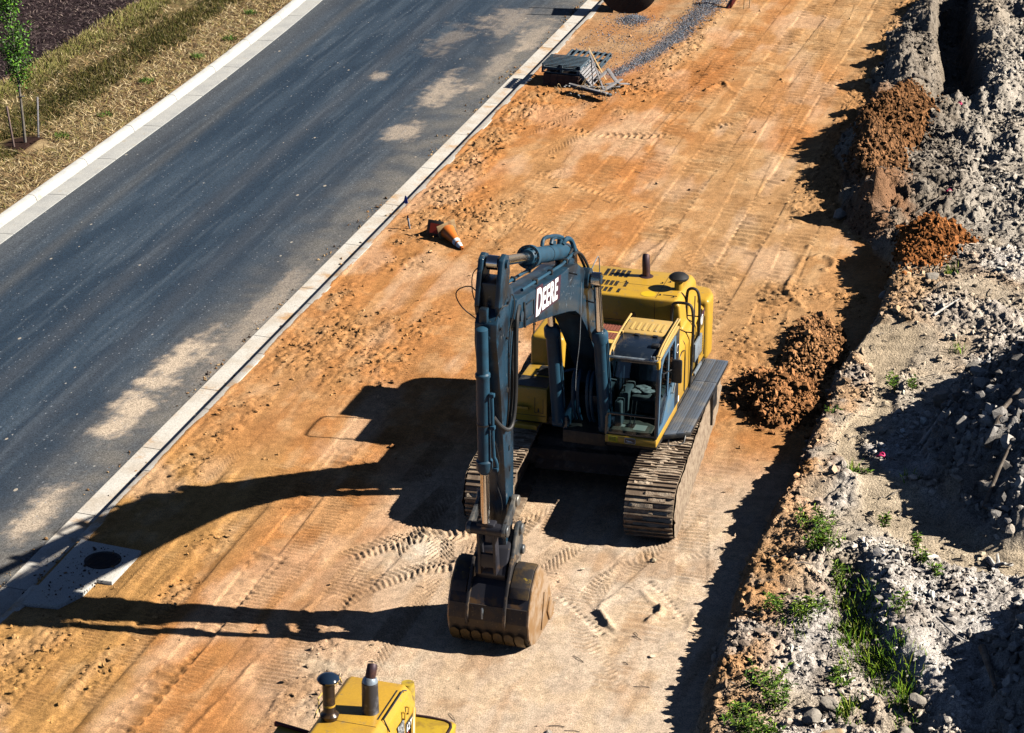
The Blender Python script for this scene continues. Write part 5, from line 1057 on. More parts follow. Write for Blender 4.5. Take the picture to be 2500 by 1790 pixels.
# ------------------------------------------------------------------ pallets, brick cube and debris at the far kerb
WOOD = mat('weathered_grey_blue_wood', (.06, .10, .135), .8, 0, (.05, .06, .07), 4, .45, .65, stretch=(6, 1, 6), col3=(.2, .19, .17), sc3=6)
WOODG = mat('weathered_grey_wood', (.26, .25, .26), .85, 0, (.15, .13, .12), 4, .45, .65, stretch=(1, 6, 6))
WOODT = mat('fresh_tan_wood', (.48, .33, .17), .8, 0, (.36, .23, .11), 5)
def pallet(T, label, m_, boards=7, L=1.2, Wd=1.05, drop=(), grp='pallets dumped at the far kerb', board_axis='x'):
    o = thing('pallet', label, 'pallet', T.to_translation(), 0, grp); o.matrix_world = T
    for i in range(3):
        y = -Wd/2+.02+i*(L*0+Wd-.04)/2 if False else 0
        x = -L/2+.03+i*(L-.06)/2
        m = MB(); m.box((x-.02, -Wd/2, .02), (x+.02, Wd/2, .11), .003); m.build('stringer', m_, o)
    for i in range(boards):
        if i in drop: continue
        y = -Wd/2+.045+i*(Wd-.09)/(boards-1)
        m = MB(); m.box((-L/2, y-.034, .11), (L/2, y+.034, .13), .003); m.build('deck_board', m_, o)
    for i in range(3):
        y = -Wd/2+.045+i*(Wd-.09)/2
        m = MB(); m.box((-L/2, y-.042, 0), (L/2, y+.042, .02), .003); m.build('bottom_board', m_, o)
    return o
zb = H1(-17.5, 66.9)
BRK = mat('brick_pallet_wrap', (.10, .055, .04), .85, 0, (.06, .035, .03), 6)
o = thing('brick_stack', 'low cube of dark bricks under the two stacked pallets', 'brick stack', (-17.52, 66.9, zb-.02), RAD(-2))
m = MB()
for k in range(4):
    for j in range(5):
        for i in range(5):
            off = .05 if k % 2 else 0
            m.box((-.55+i*.22+off*.5+.005, -.55+j*.22+.005, .02+k*.088), (-.55+i*.22+.21+off*.5, -.55+j*.22+.215, .02+k*.088+.082), 0)
m.build('bricks', BRK, o)
m = MB(); m.box((-.53, -.53, .02), (.53, .53, .37)); m.build('mortar_core', mat('dark_core', (.03, .02, .018), .9), o)
pallet(Matrix.Translation((-17.52, 66.92, zb+.37)) @ Matrix.Rotation(RAD(-3), 4, 'Z'), 'lower blue-grey pallet of the stack lying on the bricks', WOOD)
pallet(Matrix.Translation((-17.53, 66.95, zb+.51)) @ Matrix.Rotation(RAD(-1), 4, 'Z'), 'topmost blue-grey pallet of the stack on the bricks', WOOD, 8)
pallet(Matrix.Translation((-17.32, 68.55, H1(-17.3, 68.5)+.2)) @ Matrix.Rotation(RAD(-4), 4, 'Z') @ Matrix.Rotation(RAD(5), 4, 'X') @ Matrix.Rotation(RAD(90), 4, 'Z'), 'blue-grey pallet lying flat behind the pallet stack', WOOD, 8, 1.1, 1.3)
pallet(Matrix.Translation((-16.82, 67.0, H1(-16.8, 67.0)+.22)) @ Matrix.Rotation(RAD(48), 4, 'Y') @ Matrix.Rotation(RAD(90), 4, 'Z') @ Matrix.Translation((0, 0, -.06)), 'grey slatted pallet leaning against the side of the stack', WOODG, 7, 1.25, .62)
# broken pallet frame
zz = H1(-16.1, 66.4)
o = thing('broken_pallet', 'broken pallet frame of grey boards propped beside the wire bundle', 'broken pallet', (-16.1, 66.4, zz))
def plank(p, q, w, t, m_, nm, par):
    p = Vector(p); q = Vector(q); T = aim(p, q-p); L = (q-p).length
    m = MB(); m.box((-w/2, -t/2, 0), (w/2, t/2, L), .003, T); return m.build(nm, m_, par)
for p, q in (((-.42, .35, .2), (-.22, 1.0, .34)), ((-.25, 1.0, .34), (.25, .15, .2)), ((-.1, -.6, .1), (.3, .45, .24)), ((-.55, -.1, .06), (.35, .1, .12)), ((.28, .1, .2), (.5, .5, .1)), ((-.2, .5, .02), (.1, .75, .02))): plank(p, q, .12, .03, WOODG, 'loose_board', o)
# strapping and wire debris
o = thing('lumber_bundle', 'dark bundle of broken boards and bent strapping in front of the pallets', 'lumber bundle', (-16.45, 65.75, H1(-16.45, 65.75)))
rr = random.Random(5)
for i in range(4):
    plank((-.62+rr.uniform(-.05, .05), .28-i*.06, .10+i*.05), (.62+rr.uniform(-.1, .1), -.34-i*.05, .12+i*.04), .11, .035, (WOOD, BLK, WOOD, WOODG)[i], 'board', o)
m = MB()
for i in range(14):
    p = Vector((rr.uniform(-.9, .8), rr.uniform(-.45, .3), .05)); q = p+Vector((rr.uniform(-.4, .4), rr.uniform(-.4, .3), rr.uniform(-.05, .05))); c = (p+q)/2+Vector((rr.uniform(-.2, .2), rr.uniform(-.2, .2), rr.uniform(.1, .4)))
    m.tube([p, (p+c)/2+Vector((0, 0, .06)), c, (q+c)/2, q], .009, 5, smooth=2)
each(m, 'bent_strapping', WOODT, o)
m = MB()
for i in range(26):
    b = (rr.uniform(-.85, .0), rr.uniform(.0, .3), rr.uniform(.1, .22)) if i < 16 else (rr.uniform(-.5, .8), rr.uniform(-.5, 0), rr.uniform(.04, .2)); s_ = rr.uniform(.02, .06)
    m.cbox(b, (s_, s_*rr.uniform(.6, 2), s_*.6), .004, None)
each(m, 'white_scraps', mat('scrap_white', (.5, .5, .5), .8, 0, (.3, .25, .2), 12), o)
o = thing('long_plank', 'pair of long thin grey planks lying across the pallets', 'plank', (0, 0, 0))
plank((-17.15, 68.2, zb+.62), (-16.1, 65.95, zb+.1), .05, .02, WOODG, 'plank_board', o); plank((-17.2, 68.35, zb+.66), (-16.35, 67.2, zb+.05), .05, .02, WOODT, 'plank_board', o)
o = thing('lumber_post', 'single grey post lying on the clay in front of the broken pallet', 'post', (0, 0, 0))
plank((-16.95, 66.25, zb+.06), (-16.0, 66.42, zb+.05), .09, .09, WOODG, 'post_shaft', o)
# wooden cable reel at the top edge
RW = mat('dark_weathered_reel_wood', (.055, .036, .026), .85, 0, (.03, .02, .016), 3, .4, .65, stretch=(2, 2, 12))
o = thing('cable_reel', 'big dark wooden cable reel standing by the kerb at the top edge', 'cable reel', (-17.55, 75.0, .97), RAD(9))
for y, nm in ((0, 'near'), (.85, 'far')):
    m = MB(); m.lathe((0, y, 0), (0, y+.06, 0), [(0, .99), (.1, 1.0), (.9, 1.0), (1, .99)], 56)
    fl = m.build('reel_flange', RW, o)
    m = MB()
    for i in range(-4, 5):
        x = i*.21; h = math.sqrt(max(0, .97**2-x*x))
        m.box((x-.006, y-.004, -h), (x+.006, y+.001, h), 0, Matrix.Rotation(RAD(35), 4, 'Y'))
    m.build('plank_gaps', BLK, fl)
m = MB(); m.cyl((0, .06, 0), (0, .85, 0), .52, n=40); m.build('reel_drum', RW, o)
m = MB(); m.lathe((0, -.03, 0), (0, .0, 0), [(0, .08), (1, .12)], 20); m.build('axle_hole', BLK, o)
# leaning red beam and two thin survey stakes
o = thing('leaning_post', 'dark red beam leaning from the ground at the top edge', 'beam', (-14.55, 76.5, -.05))
plank((0, 0, 0), (.75, .55, 1.35), .16, .12, mat('red_primer_beam', (.16, .025, .02), .6), 'beam_shaft', o)
for x, y, l in ((-14.0, 76.55, 'left thin survey stake beside the leaning red beam'), (-13.85, 76.75, 'right thin survey stake beside the leaning red beam')):
    o = thing('survey_stake', l, 'survey stake', (x, y, -.05), 0, 'thin stakes by the red beam'); plank((0, 0, 0), (.02, .02, .75), .03, .012, WOODT, 'stake_shaft', o)
for x, y, l in ((-8.3, 72.9, 'pink ribbon on the clods at the edge of the upper haul road'), (-5.85, 66.1, 'pink ribbon on the grey clods beside the dark trench'), (-5.3, 58.7, 'pink ribbon among the grey clods above the red mound'), (-4.7, 42.05, 'pink ribbon on the bank where the sandy channel ends')):
    z = H1(x, y); o = thing('pink_ribbon', l, 'survey ribbon', (x, y, z), 0, 'pink survey ribbons on the bank')
    m = MB(); m.tube([(0, 0, -.1), (0, 0, .10)], .008, 5); m.build('ribbon_stake', WOODT, o)
    m = MB(); m.tube([(0, 0, .1), (.06, .02, .13), (.1, -.03, .07), (.02, -.06, .1), (-.06, -.02, .05)], .022, 5, smooth=1); m.build('ribbon', mat('pink_ribbon', (.75, .03, .16), .6), o)

# ------------------------------------------------------------------ street tree with stakes
BARK = mat('young_bark', (.13, .11, .09), .85, 0, (.2, .18, .15), 8)
tr = thing('young_tree', 'slender young street tree with bright green leaves in a mulch ring', 'tree', (-30.28, 57.0, .06))
rr = random.Random(11)
m = MB(); tp = [(0, 0, -.1), (-.03, .02, .8), (-.08, .05, 1.7), (-.14, .08, 2.6), (-.18, .1, 3.6), (-.2, .1, 4.6), (-.2, .1, 5.4)]
m.tube(tp, [.045, .04, .034, .028, .02, .012, .006], 10, smooth=1); tk = m.build('trunk', BARK, tr)
m = MB(); tips = []
for i in range(46):
    t = rr.uniform(1.55, 4.9); a = rr.uniform(0, 6.28); L = rr.uniform(.5, 1.25)*(1-.45*abs(t-3.0)/2.4)
    b = Vector((np.interp(t, [0, 2.6, 5.4], [0, -.14, -.2]), .07, t)); d = Vector((math.cos(a)*.5, math.sin(a)*.5, 1)).normalized()
    e = b+d*L; mid = b+d*L*.5+Vector((math.cos(a), math.sin(a), 0))*.08
    m.tube([b, mid, e], [.012, .008, .003], 5); tips.append((b, mid, e))
m.build('branches', BARK, tr)
LV = []; LC = []
for b, mid, e in tips:
    for k in range(rr.randint(90, 150)):
        t = rr.random()**.8; p = b.lerp(mid, t*2) if t < .5 else mid.lerp(e, t*2-1)
        LV.append(p+Vector((rr.gauss(0, .09), rr.gauss(0, .09), rr.gauss(0, .1))))
LV = np.array(LV); n = len(LV); s_ = rng.uniform(.022, .05, n)
q = rng.normal(size=(n, 3)); q[:, 2] = np.abs(q[:, 2])+.4; q /= np.linalg.norm(q, axis=1)[:, None]; u = np.cross(q, rng.normal(size=(n, 3))); u /= np.linalg.norm(u, axis=1)[:, None]; w = np.cross(q, u)
VV = np.stack([LV-u*s_[:, None], LV+w*s_[:, None]*.55, LV+u*s_[:, None], LV-w*s_[:, None]*.55], 1).reshape(-1, 3); FF = np.arange(n*4).reshape(n, 4)
LEAF = mat('tree_leaf', (.1, .2, .02), .55, attr=True, spec=.4)
LEAF.node_tree.nodes['Principled BSDF'].inputs['Transmission Weight'].default_value = 0
npmesh('crown', VV, FF, LEAF, tr, col=np.repeat(pick(n, [(.05, .15, .010), (.09, .24, .015), (.025, .07, .008), (.15, .33, .02)]), 4, 0), smooth=False)
m = MB(); m.tube([(-.06, .03, 1.32), (-.13, -.06, 1.33), (.0, -.02, 1.34), (.06, .1, 1.33), (-.06, .03, 1.32)], .016, 6, smooth=1); m.build('tree_tie', BLK, tr)
for x, y, dx, l in ((-30.42, 56.62, -.16, 'brown wooden stake leaning left of the young tree trunk'), (-30.2, 57.62, .05, 'grey-blue stake standing right of the young tree trunk')):
    o = thing('tree_stake', l, 'stake', (x, y, -.05), 0, 'stakes beside the young tree'); plank((0, 0, 0), (dx, .05, 1.25), .045, .045, WOODG if dx > 0 else mat('brown_stake_wood', (.12, .08, .07), .8), 'stake_shaft', o)

# ------------------------------------------------------------------ dirt mounds, boulders, branches on the bank
def icos():
    b = bmesh.new(); bmesh.ops.create_icosphere(b, subdivisions=1, radius=1); V_ = np.array([v.co[:] for v in b.verts]); F_ = np.array([[v.index for v in f.verts] for f in b.faces]); b.free(); return V_, F_
ICO = icos()
def mound(x, y, rx, ry, H, colr, label, seed, rot=0, cl=1.0):
    n = 230; r = np.linspace(0, 1, 120); th = np.linspace(0, 2*math.pi, n, endpoint=False)
    R, TH = np.meshgrid(r, th); R = R.ravel(); TH = TH.ravel()
    k = 1+.14*np.sin(2*TH+seed)+.09*np.sin(3*TH+2*seed)+.06*np.sin(5*TH+seed)
    lx = R*k*rx*np.cos(TH); ly = R*k*ry*np.sin(TH); c, s = math.cos(rot), math.sin(rot)
    X = x+lx*c-ly*s; Y = y+lx*s+ly*c
    base = terrain(X, Y, False)
    z = H*np.clip(1-R**1.15, 0, 1)**.9*(1+.2*fbm(X, Y, .5, 3, seed))
    lump = 1.3*clod(X, Y, .15, seed+1)+1.0*clod(X, Y, .08, seed+2)+.6*clod(X, Y, .3, seed+3)
    z = base-.03+z+.4*lump*ss(1.02, .85, R)+.05*ridged(X, Y, .3, seed+8)*ss(1, .8, R)+.03*fbm(X, Y, .2, 2, seed+5)*ss(1, .9, R)
    nr = len(r); i = np.arange(n)[:, None]*nr+np.arange(nr-1)[None, :]; i2 = (np.arange(n)[:, None]+1) % n*nr+np.arange(nr-1)[None, :]
    F = np.stack([i, i+1, i2+1, i2], -1).reshape(-1, 4); F = np.concatenate([F[:, [0, 1, 2]], F[:, [0, 2, 3]]])
    v = np.array(colr)[None, :]*(1+.35*fbm(X, Y, .3, 3, seed+6)+.3*fbm(X, Y, .07, 2, seed+7))[:, None]
    V_ = np.stack([X, Y, z], 1); rs = np.random.default_rng(seed); nc = int(1500*rx*ry+300); pk = rs.integers(0, len(V_), nc*3); pk = pk[rs.uniform(0, 1, nc*3) < .15+.85*R[pk]][:nc]; nc = len(pk)
    cr = .010+.03*rs.uniform(0, 1, nc)**2+.06*rs.uniform(0, 1, nc)**8; out = 1+np.minimum(.6, rs.exponential(.10, nc)); cx = x+(X[pk]-x)*out; cy = y+(Y[pk]-y)*out; cz = np.where(out*R[pk] > 1, terrain(cx, cy, False), z[pk])+cr*.3
    B = ICO[0][None]*(1+rs.uniform(-.4, .4, (nc, len(ICO[0]), 1)))*rs.uniform(.5, 1.4, (nc, 1, 3))*cr[:, None, None]+np.stack([cx, cy, cz], 1)[:, None, :]
    F = np.concatenate([F, (len(V_)+np.arange(nc)[:, None, None]*len(ICO[0])+ICO[1][None]).reshape(-1, 3)]); V_ = np.concatenate([V_, B.reshape(-1, 3)]); v = np.concatenate([v, np.repeat(v[pk]*rs.uniform(.6, 1.5, (nc, 1)), len(ICO[0]), 0)])
    return tag(npmesh('dirt_mound', V_, F, DIRT, col=np.clip(v, .01, .9), smooth=False), label, 'dirt mound', 'heaped clay mounds along the bank')
mound(-7.30, 45.75, .95, 1.25, .60, (.37, .17, .07), 'orange clay mound heaped at the bank foot beside the excavator walkway', 3)
mound(-7.05, 48.6, .6, 1.9, .40, (.36, .18, .08), 'long low heap of clay clods along the bank foot beyond the orange mound', 14, .1)
mound(-5.2, 54.2, .85, 1.5, .45, (.31, .12, .04), 'red clay mound on top of the bank', 25, 0, .6)
mound(-7.35, 64.2, 1.0, 2.1, .85, (.22, .105, .045), 'brown pointed mound at the edge of the upper haul road', 36, -.15, .5)
mound(-7.4, 60.8, .8, 1.7, .36, (.26, .13, .06), 'low brown heap of clods in front of the pointed mound', 47)
BOULD = mat('boulder_grey', (.34, .30, .25), .9, 0, (.22, .19, .16), 5, .42, .65, bump=.02, bsc=14, fine=.15)
BOULT = mat('boulder_tan', (.44, .34, .22), .9, 0, (.33, .22, .12), 5, .42, .65, bump=.02, bsc=14, fine=.15)
def boulder(x, y, r, m_, label, seed, sq=(1, 1, .8), sink=.35):
    b = bmesh.new(); bmesh.ops.create_icosphere(b, subdivisions=4, radius=1)
    P = np.array([v.co[:] for v in b.verts]); rs = np.random.default_rng(seed)
    for k in range(15):
        d = rs.normal(size=3); d /= np.linalg.norm(d); h = rs.uniform(.55, .86); q = P@d-h; P = P-np.clip(q, 0, None)[:, None]*d*.85
    P = P*(1+.10*fbm(P[:, 0]*1+P[:, 2], P[:, 1]-P[:, 2], .7, 3, seed)+.05*fbm(P[:, 0]-P[:, 2]*2, P[:, 1]+P[:, 2], .25, 2, seed+1))[:, None]
    for v, p in zip(b.verts, P): v.co = Vector(p)*r; v.co.x *= sq[0]; v.co.y *= sq[1]; v.co.z *= sq[2]
    m = MB(); m.bm(b); o = m.build('boulder', m_, sharp=28); o.location = (x, y, H1(x, y)+r*sq[2]*(1-sink)); o.rotation_euler = (0, 0, seed*1.3)
    return tag(o, label, 'boulder')
boulder(-4.25, 33.05, .21, BOULD, 'largest grey boulder at the lower end of the grass strip', 2)
boulder(-4.42, 32.5, .17, BOULD, 'grey boulder just below the largest boulder', 3)
boulder(-4.08, 32.2, .15, BOULT, 'long pale stone below the grey boulders at the lower edge', 4, (.6, 1.5, .7))
boulder(-2.88, 33.25, .18, BOULD, 'grey boulder right of the grass strip at the shadow edge', 5)
boulder(-2.98, 32.8, .16, BOULD, 'grey boulder below and left of the shadow-edge boulder', 6)
boulder(-2.72, 32.55, .17, BOULD, 'dark boulder lying in the shade right of the grass strip', 7)
boulder(-4.85, 51.6, .17, BOULD, 'grey round clod boulder beside the red mound on the bank', 8)
boulder(-4.95, 49.8, .12, BOULT, 'tan lumpy stone on the sandy flat above the channel', 9)
boulder(-3.82, 45.0, .24, BOULD, 'dark root ball boulder at the edge of the big shadow', 10, (1, .9, 1.0))
boulder(-5.9, 51.5, .15, BOULD, 'grey stone perched on the bank lip left of the red mound', 11)
boulder(-8.25, 38.1, .07, BOULT, 'small stone lying alone on the sandy ground before the tracks', 12)
boulder(-7.8, 57.2, .20, BOULD, 'grey boulder at the edge of the haul road below the brown heap', 13)
boulder(-8.75, 69.1, .14, BOULT, 'pale boulder at the upper haul road edge, lower of two', 14)
boulder(-8.7, 70.0, .16, BOULT, 'pale boulder at the upper haul road edge, upper of two', 15)
boulder(-8.55, 31.9, .08, BOULD, 'dark grey clod on the pale sand at the lower edge', 16)
WBR = mat('bleached_wood', (.55, .52, .48), .8, 0, (.38, .34, .3), 6, stretch=(1, 1, 6))
DBR = mat('dark_dead_wood', (.11, .085, .065), .9, 0, (.2, .17, .14), 6)
def branch(pts, r, m_, label, nm='branch'):
    P = [Vector((x, y, H1(x, y)+h)) for x, y, h in pts]; o = P[0].copy()
    m = MB(); n = len(P); m.tube([p-o for p in P], [r*(1-.5*i/(n-1)) for i in range(n)], 9); b = m.build(nm, m_); b.location = o
    return tag(b, label, nm.replace('_', ' '))
branch([(-4.02, 42.95, .1), (-3.8, 43.25, .12), (-3.56, 43.65, .12)], .05, WBR, 'white bleached branch lying in the big shadow')
branch([(-2.6, 41.0, .1), (-2.45, 41.7, .15), (-2.2, 42.4, .2)], .06, DBR, 'dark branch on the shaded rocky heap slope')
branch([(-2.5, 39.7, .12), (-2.35, 40.3, .16), (-2.2, 40.8, .2)], .045, DBR, 'second shorter dark branch on the shaded rocky heap slope')
branch([(-5.9, 57.0, .06), (-5.4, 57.7, .10), (-4.95, 58.3, .08)], .025, DBR, 'long dark branch on the clods above the red mound')
branch([(-7.3, 67.3, .12), (-7.0, 67.9, .18), (-6.8, 68.3, .14)], .06, DBR, 'dark log end on the ridge left of the trench', 'log')
branch([(-2.9, 36.1, .08), (-2.55, 35.6, .1), (-2.3, 35.3, .1)], .02, WBR, 'thin white twig at the edge of the lower shadow', 'twig')
branch([(-2.05, 35.2, .14), (-1.85, 34.3, .2), (-1.7, 33.6, .2)], .07, DBR, 'thick dark log in the lower right shade', 'log')
branch([(-4.55, 49.4, .06), (-4.35, 49.9, .08), (-4.1, 50.2, .06)], .03, WBR, 'pale stick on the sandy flat beside the red mound', 'stick')
# twisted root at the right edge
o = thing('root_stump', 'bleached twisted root stump at the shadow tip near the right edge', 'root stump', (-2.15, 38.45, H1(-2.15, 38.45)))
m = MB(); rr = random.Random(8)
for i in range(9):
    a = rr.uniform(0, 6.28); p = [Vector((0, 0, .06))]
    for k in range(4): p.append(p[-1]+Vector((math.cos(a)*.09+rr.uniform(-.05, .05), math.sin(a)*.09+rr.uniform(-.05, .05), rr.uniform(-.04, .07))))
    m.tube(p, [.05, .04, .03, .02, .008], 7, smooth=1)
each(m, 'roots', WBR, o)

# ------------------------------------------------------------------ loose clods, gravel, twigs (uncountable)
IV, IF = ICO 
def scatter(name, x, y, r, cols, label, kind='stuff', sink=.3, z=None, m_=None):
    n = len(x); z = terrain(x, y, False) if z is None else z
    base = IV[None]*(1+rng.uniform(-.42, .42, (n, len(IV), 1))); base = base*rng.uniform(.4, 1.4, (n, 1, 3))
    a = rng.uniform(0, 6.28, n); c, s = np.cos(a), np.sin(a); bx = base[..., 0]*c[:, None]-base[..., 1]*s[:, None]; by = base[..., 0]*s[:, None]+base[..., 1]*c[:, None]
    P = np.stack([bx, by, base[..., 2]*.85], -1)*r[:, None, None]+np.stack([x, y, z+r*(.85-sink*1.2)], 1)[:, None, :]
    F_ = (np.arange(n)[:, None, None]*len(IV)+IF[None]).reshape(-1, 3)
    o = npmesh(name, P.reshape(-1, 3), F_, m_ or CLODM, col=np.repeat(cols, len(IV), 0), smooth=False); return tag(o, label, None, None, kind)
n = 90000; x = rng.uniform(-18.5, -6.0, n); y = rng.uniform(28.5, 84, n)
e_, w_ = edge(y); k = (rng.uniform(0, 1, n) < (.006+.62*rough_mask(x, y)**1.3)*np.clip(1.5-.009*y, .5, 1)) & (x < e_+.4) & ~((np.abs(x+10.2) < 2.3) & (np.abs(y-41.8) < 3.4)) & ~((x > -18.7) & (x < -17.3) & (y > 33.3) & (y < 36.1))
x, y = x[k], y[k]; h_, M_ = terrain(x, y); c_ = dirt_colour(x, y, M_)*rng.uniform(.65, 1.4, (len(x), 1)); r = .010+.042*rng.uniform(0, 1, len(x))**3.5
scatter('dirt_clods', x, y, r, np.clip(c_, .02, .8), 'loose orange clods scattered on the haul road', z=h_)
n = 190000; y = rng.uniform(28.5, 84, n); e_, w_ = edge(y); x = e_+rng.uniform(0, 1, n)*(7.2)
h_, M_ = terrain(x, y); k = rng.uniform(0, 1, n) < (.55*(1-.93*M_['flat'])*(1-.5*M_['tr'])*(.25+.75*ss(-.3, .4, fbm(x, y, 1.3, 3, 401))))
x, y, h_ = x[k], y[k], h_[k]; M_ = {q: v[k] for q, v in M_.items()}; c_ = dirt_colour(x, y, M_)*rng.uniform(.6, 1.45, (len(x), 1)); r = .008+.018*rng.uniform(0, 1, len(x))+.07*rng.uniform(0, 1, len(x))**9+.10*M_['rk']*rng.uniform(0, 1, len(x))**2
scatter('bank_rubble', x, y, r, np.clip(c_, .02, .8), 'loose grey clods and rubble covering the bank', z=h_)
# blue-grey gravel by the reel
n = 7000; t = rng.uniform(0, 1, n)**1.3; gp = np.array(GRV)[::1]; y = 79-t*11.1; x = np.interp(-y, -gp[:, 1], gp[:, 0])+rng.normal(0, 1, n)*(.32-.22*t)
x2 = rng.normal(-17.2, .22, 1500); y2 = rng.normal(74.3, .3, 1500); x3 = rng.uniform(-18.2, -15.3, 1500); y3 = rng.uniform(68.5, 75, 1500)
x = np.concatenate([x, x2, x3]); y = np.concatenate([y, y2, y3]); zg = terrain(x, y, False)+.12*np.exp(-(((x+17.2)/.25)**2+((y-74.3)/.3)**2))+.08*np.exp(-(((x+15.2)/.3)**2+((y-76)/1.6)**2))
scatter('gravel', x, y, rng.uniform(.008, .02, len(x)), pick(len(x), [(.16, .19, .25), (.10, .12, .16), (.24, .27, .33), (.08, .09, .11), (.34, .31, .29)]), 'blue-grey gravel spilled beside the cable reel', z=zg)
# crumbs in the gutter and on the asphalt edge
n = 2600; x = np.where(rng.uniform(0, 1, n) < .6, -18.83-.05*rng.exponential(1, n), -19.4-.10*rng.exponential(1, n)); y = rng.uniform(34, 80, n)
k = fbm(x*0, y, 1.3, 3, 410) > rng.uniform(-.3, .5, n); x, y = np.maximum(x[k], -20.3), y[k]
scatter('gutter_crumbs', x, y, .008+.03*rng.uniform(0, 1, len(x))**2.5, pick(len(x), [(.35, .2, .09), (.28, .16, .08), (.08, .06, .05), (.4, .28, .16)]), 'small dirt crumbs lying along the gutter edge', z=np.full(len(x), -.142))
n = 160; x = rng.uniform(-18.5, -17.5, n); y = rng.uniform(33.7, 35.8, n)
scatter('slab_crumbs', x, y, .006+.022*rng.uniform(0, 1, n)**3, pick(n, [(.10, .07, .05), (.25, .15, .08), (.05, .04, .035)]), 'dark dirt crumbs lying on the inlet slab', z=np.full(n, .05))
# twigs on sand
m = MB(); rr = random.Random(21)
for i in range(60):
    if i < 32: x = rr.uniform(-13, -7.2); y = rr.uniform(30.5, 38.5)
    else: x = rr.uniform(-14, -8.6); y = rr.uniform(46, 74)
    if abs(x+10.2) < 1.2 and 34 < y: continue
    z = H1(x, y)+.012; a = rr.uniform(-.9, .2); l = rr.uniform(.03, .14)
    m.tube([(x-l*math.cos(a), y-l*math.sin(a), z), (x, y+.01, z+.012), (x+l*math.cos(a), y+l*math.sin(a), z)], rr.uniform(.004, .009), 5)
tag(m.build('twigs', DBR), 'small dark twigs and bark scraps strewn over the sand', None, None, 'stuff')
# roots and sticks tangled in the bank rubble
m = MB()
RY = rng.uniform(29, 83, 1500); RX = edge(RY)[0]+rng.uniform(.4, 6.2, 1500); RZ = terrain(RX, RY, False)+.03
for x, y, z in zip(RX.tolist(), RY.tolist(), RZ.tolist()):
    a = rr.uniform(0, 6.28); l = rr.uniform(.03, .2)
    m.tube([(x-l*math.cos(a), y-l*math.sin(a), z-.03), (x+rr.uniform(-.04, .04), y, z+rr.uniform(0, .05)), (x+l*math.cos(a), y+l*math.sin(a), z-.02)], rr.uniform(.004, .012), 4)
tag(m.build('root_litter', mat('pale_root_wood', (.33, .28, .23), .9, 0, (.2, .16, .13), 3)), 'broken roots and sticks tangled in the bank rubble', None, None, 'stuff')

# ------------------------------------------------------------------ grass and weeds on the bank
GB = [(.10, .22, .012), (.17, .32, .015), (.24, .38, .02), (.06, .14, .012), (.32, .36, .06)]
P = []
for (gx, gy, r, n) in ((-4.6, 37.3, .25, 160), (-4.35, 36.5, .35, 420), (-4.1, 35.9, .32, 420), (-4.3, 35.5, .28, 380), (-3.95, 35.2, .35, 420), (-3.8, 34.7, .38, 480), (-3.5, 34.2, .33, 400), (-3.15, 34.5, .25, 200), (-3.1, 33.7, .25, 260), (-3.9, 32.9, .22, 240), (-3.4, 35.1, .22, 160), (-3.05, 33.2, .2, 160), (-5.2, 38.6, .3, 200), (-5.1, 41.5, .14, 120), (-4.0, 41.2, .16, 90), (-4.5, 52.4, .15, 90), (-3.9, 48.0, .14, 60), (-5.2, 35.6, .3, 120)):
    n = int(n*.8); q = 1.25*r*rng.uniform(0, 1, n)**.6; a = rng.uniform(0, 6.28, n); x = gx+q*np.cos(a); y = gy+1.5*q*np.sin(a); k = fbm(x, y, .22, 2, 430) > rng.uniform(-.5, .25, n); x, y, q = x[k], y[k], q[k]
    P.append((x, y, rng.uniform(.08, .42, len(x))*(1-.4*q/r)))
x, y, h_ = [np.concatenate([p[i] for p in P]) for i in range(3)]
tag(blades('bank_grass', x, y, terrain(x, y, False), h_, rng.uniform(.010, .022, len(x)), rng.uniform(.2, .75, len(x)), pick(len(x), GB), LEAFM), 'bright green grass growing in the gully on the bank', None, None, 'stuff')
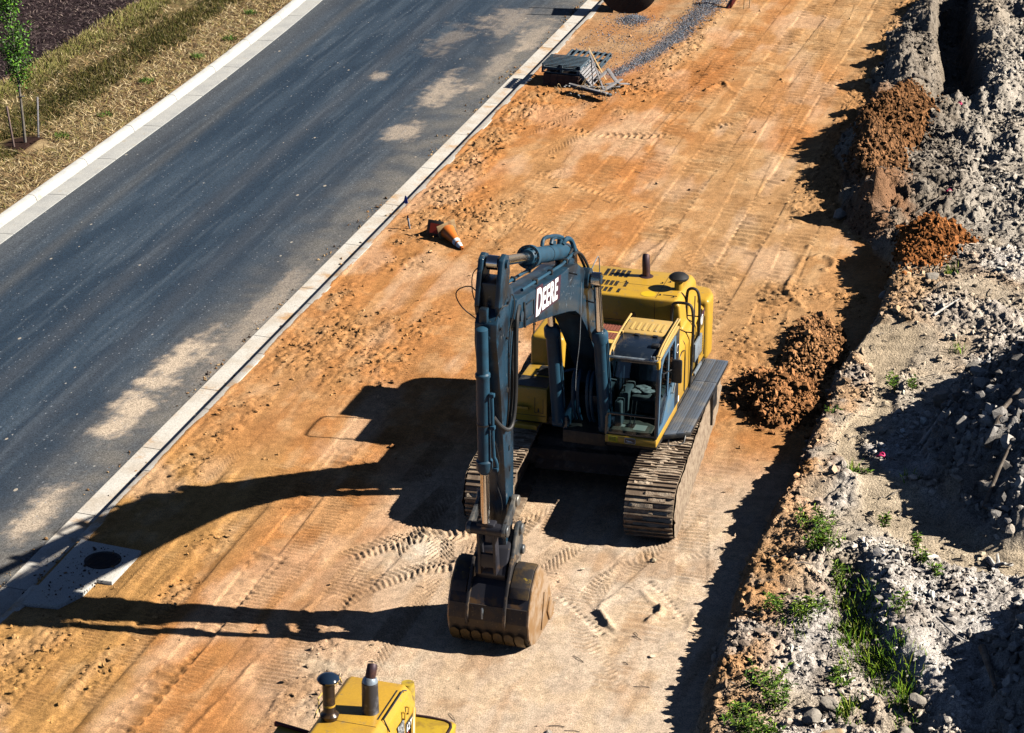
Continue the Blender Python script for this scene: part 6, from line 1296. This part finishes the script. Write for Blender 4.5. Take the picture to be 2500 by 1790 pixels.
def weed(x, y, hgt, spread, stems, label, seed, col_=((.07, .15, .012), (.13, .24, .018), (.21, .30, .03), (.04, .09, .012))):
    r_ = random.Random(seed); z = H1(x, y); o = thing('weed_plant', label, 'weed', (x, y, z), 0, 'leafy weeds on the bank')
    m = MB(); LV = []
    for i in range(stems):
        a = r_.uniform(0, 6.28); b = Vector((r_.uniform(-1, 1)*spread*.5, r_.uniform(-1, 1)*spread*.5, -.03)); h = hgt*r_.uniform(.6, 1.1)
        e = b+Vector((math.cos(a)*spread*.45, math.sin(a)*spread*.45, h)); mid = (b+e)/2+Vector((0, 0, h*.12)); m.tube([b, mid, e], [.007, .006, .003], 5)
        for k in range(int(10+h*26)):
            t = r_.uniform(.15, 1); p = b.lerp(mid, t*2) if t < .5 else mid.lerp(e, t*2-1); LV.append((p, r_.uniform(0, 6.28), r_.uniform(.05, .15)))
    m.build('stems', DBR if False else mat('weed_stem', (.09, .11, .03), .7), o)
    V_ = []; F_ = []; C_ = []
    for p, a, l in LV:
        d = Vector((math.cos(a), math.sin(a), r_.uniform(.0, .7))).normalized(); s = d.cross(Vector((0, 0, 1))).normalized()*l*.15; i = len(V_)
        V_ += [p, p+d*l*.5+s+Vector((0, 0, l*.08)), p+d*l-Vector((0, 0, l*.12)), p+d*l*.5-s+Vector((0, 0, l*.08))]; F_.append((i, i+1, i+2, i+3)); c = np.array(r_.choice(col_))*r_.uniform(.8, 1.2); C_ += [c]*4
    npmesh('leaves', np.array([v[:] for v in V_]), np.array(F_), LEAFM, o, col=np.array(C_), smooth=False)
WD = [(-5.45, 39.0, .32, .5, 26, 'dense green weed at the upper end of the bank vegetation'), (-5.15, 38.1, .38, .55, 30, 'dark green weed on the bank just below the uppermost weed'),
 (-5.65, 35.9, .35, .4, 14, 'sparse weed on the bank lip left of the orange clay patch'), (-5.25, 35.75, .4, .5, 18, 'tall open weed beside the orange clay patch'), (-4.95, 36.1, .36, .4, 14, 'yellow-green weed just left of the grass strip'),
 (-5.35, 33.5, .42, .45, 18, 'tall weed on the bank lip above the lowest bush'), (-5.1, 32.95, .4, .5, 22, 'broad leafy weed left of the largest boulder'), (-5.5, 32.35, .38, .6, 34, 'dark dense weed bush at the lower end of the bank lip'),
 (-5.15, 31.7, .4, .6, 32, 'lowest dark weed bush cut by the lower edge'), (-4.3, 34.05, .22, .45, 16, 'low dark weed between the boulders and the grass strip'), (-3.42, 35.9, .4, .3, 9, 'upright leafy weed in the shade right of the grass strip'),
 (-4.9, 45.9, .42, .3, 7, 'tall thin weed standing on the sandy channel'), (-4.6, 46.0, .28, .25, 5, 'shorter weed right of the tall channel weed'), (-6.0, 44.4, .14, .2, 6, 'tiny green weed on the bank lip above the clay mound'),
 (-5.05, 41.5, .12, .35, 14, 'low mossy weed on the orange lip clay'), (-3.55, 38.5, .42, .10, 7, 'narrow upright weed on the sand, taller of two'), (-3.42, 38.1, .3, .14, 6, 'tufted weed on the sand below the taller narrow weed'), (-4.25, 39.35, .28, .12, 5, 'lone thin grass weed on the upper sand'), (-3.15, 37.7, .22, .2, 6, 'small spiky weed on the sand near the shadow edge'), (-4.7, 37.2, .5, .14, 8, 'tall feathery weed at the head of the grass strip')]
for i, (x, y, h, s, n, l) in enumerate(WD): weed(x, y, h, s*.9, max(5, int(n*.62)), l, 50+i)
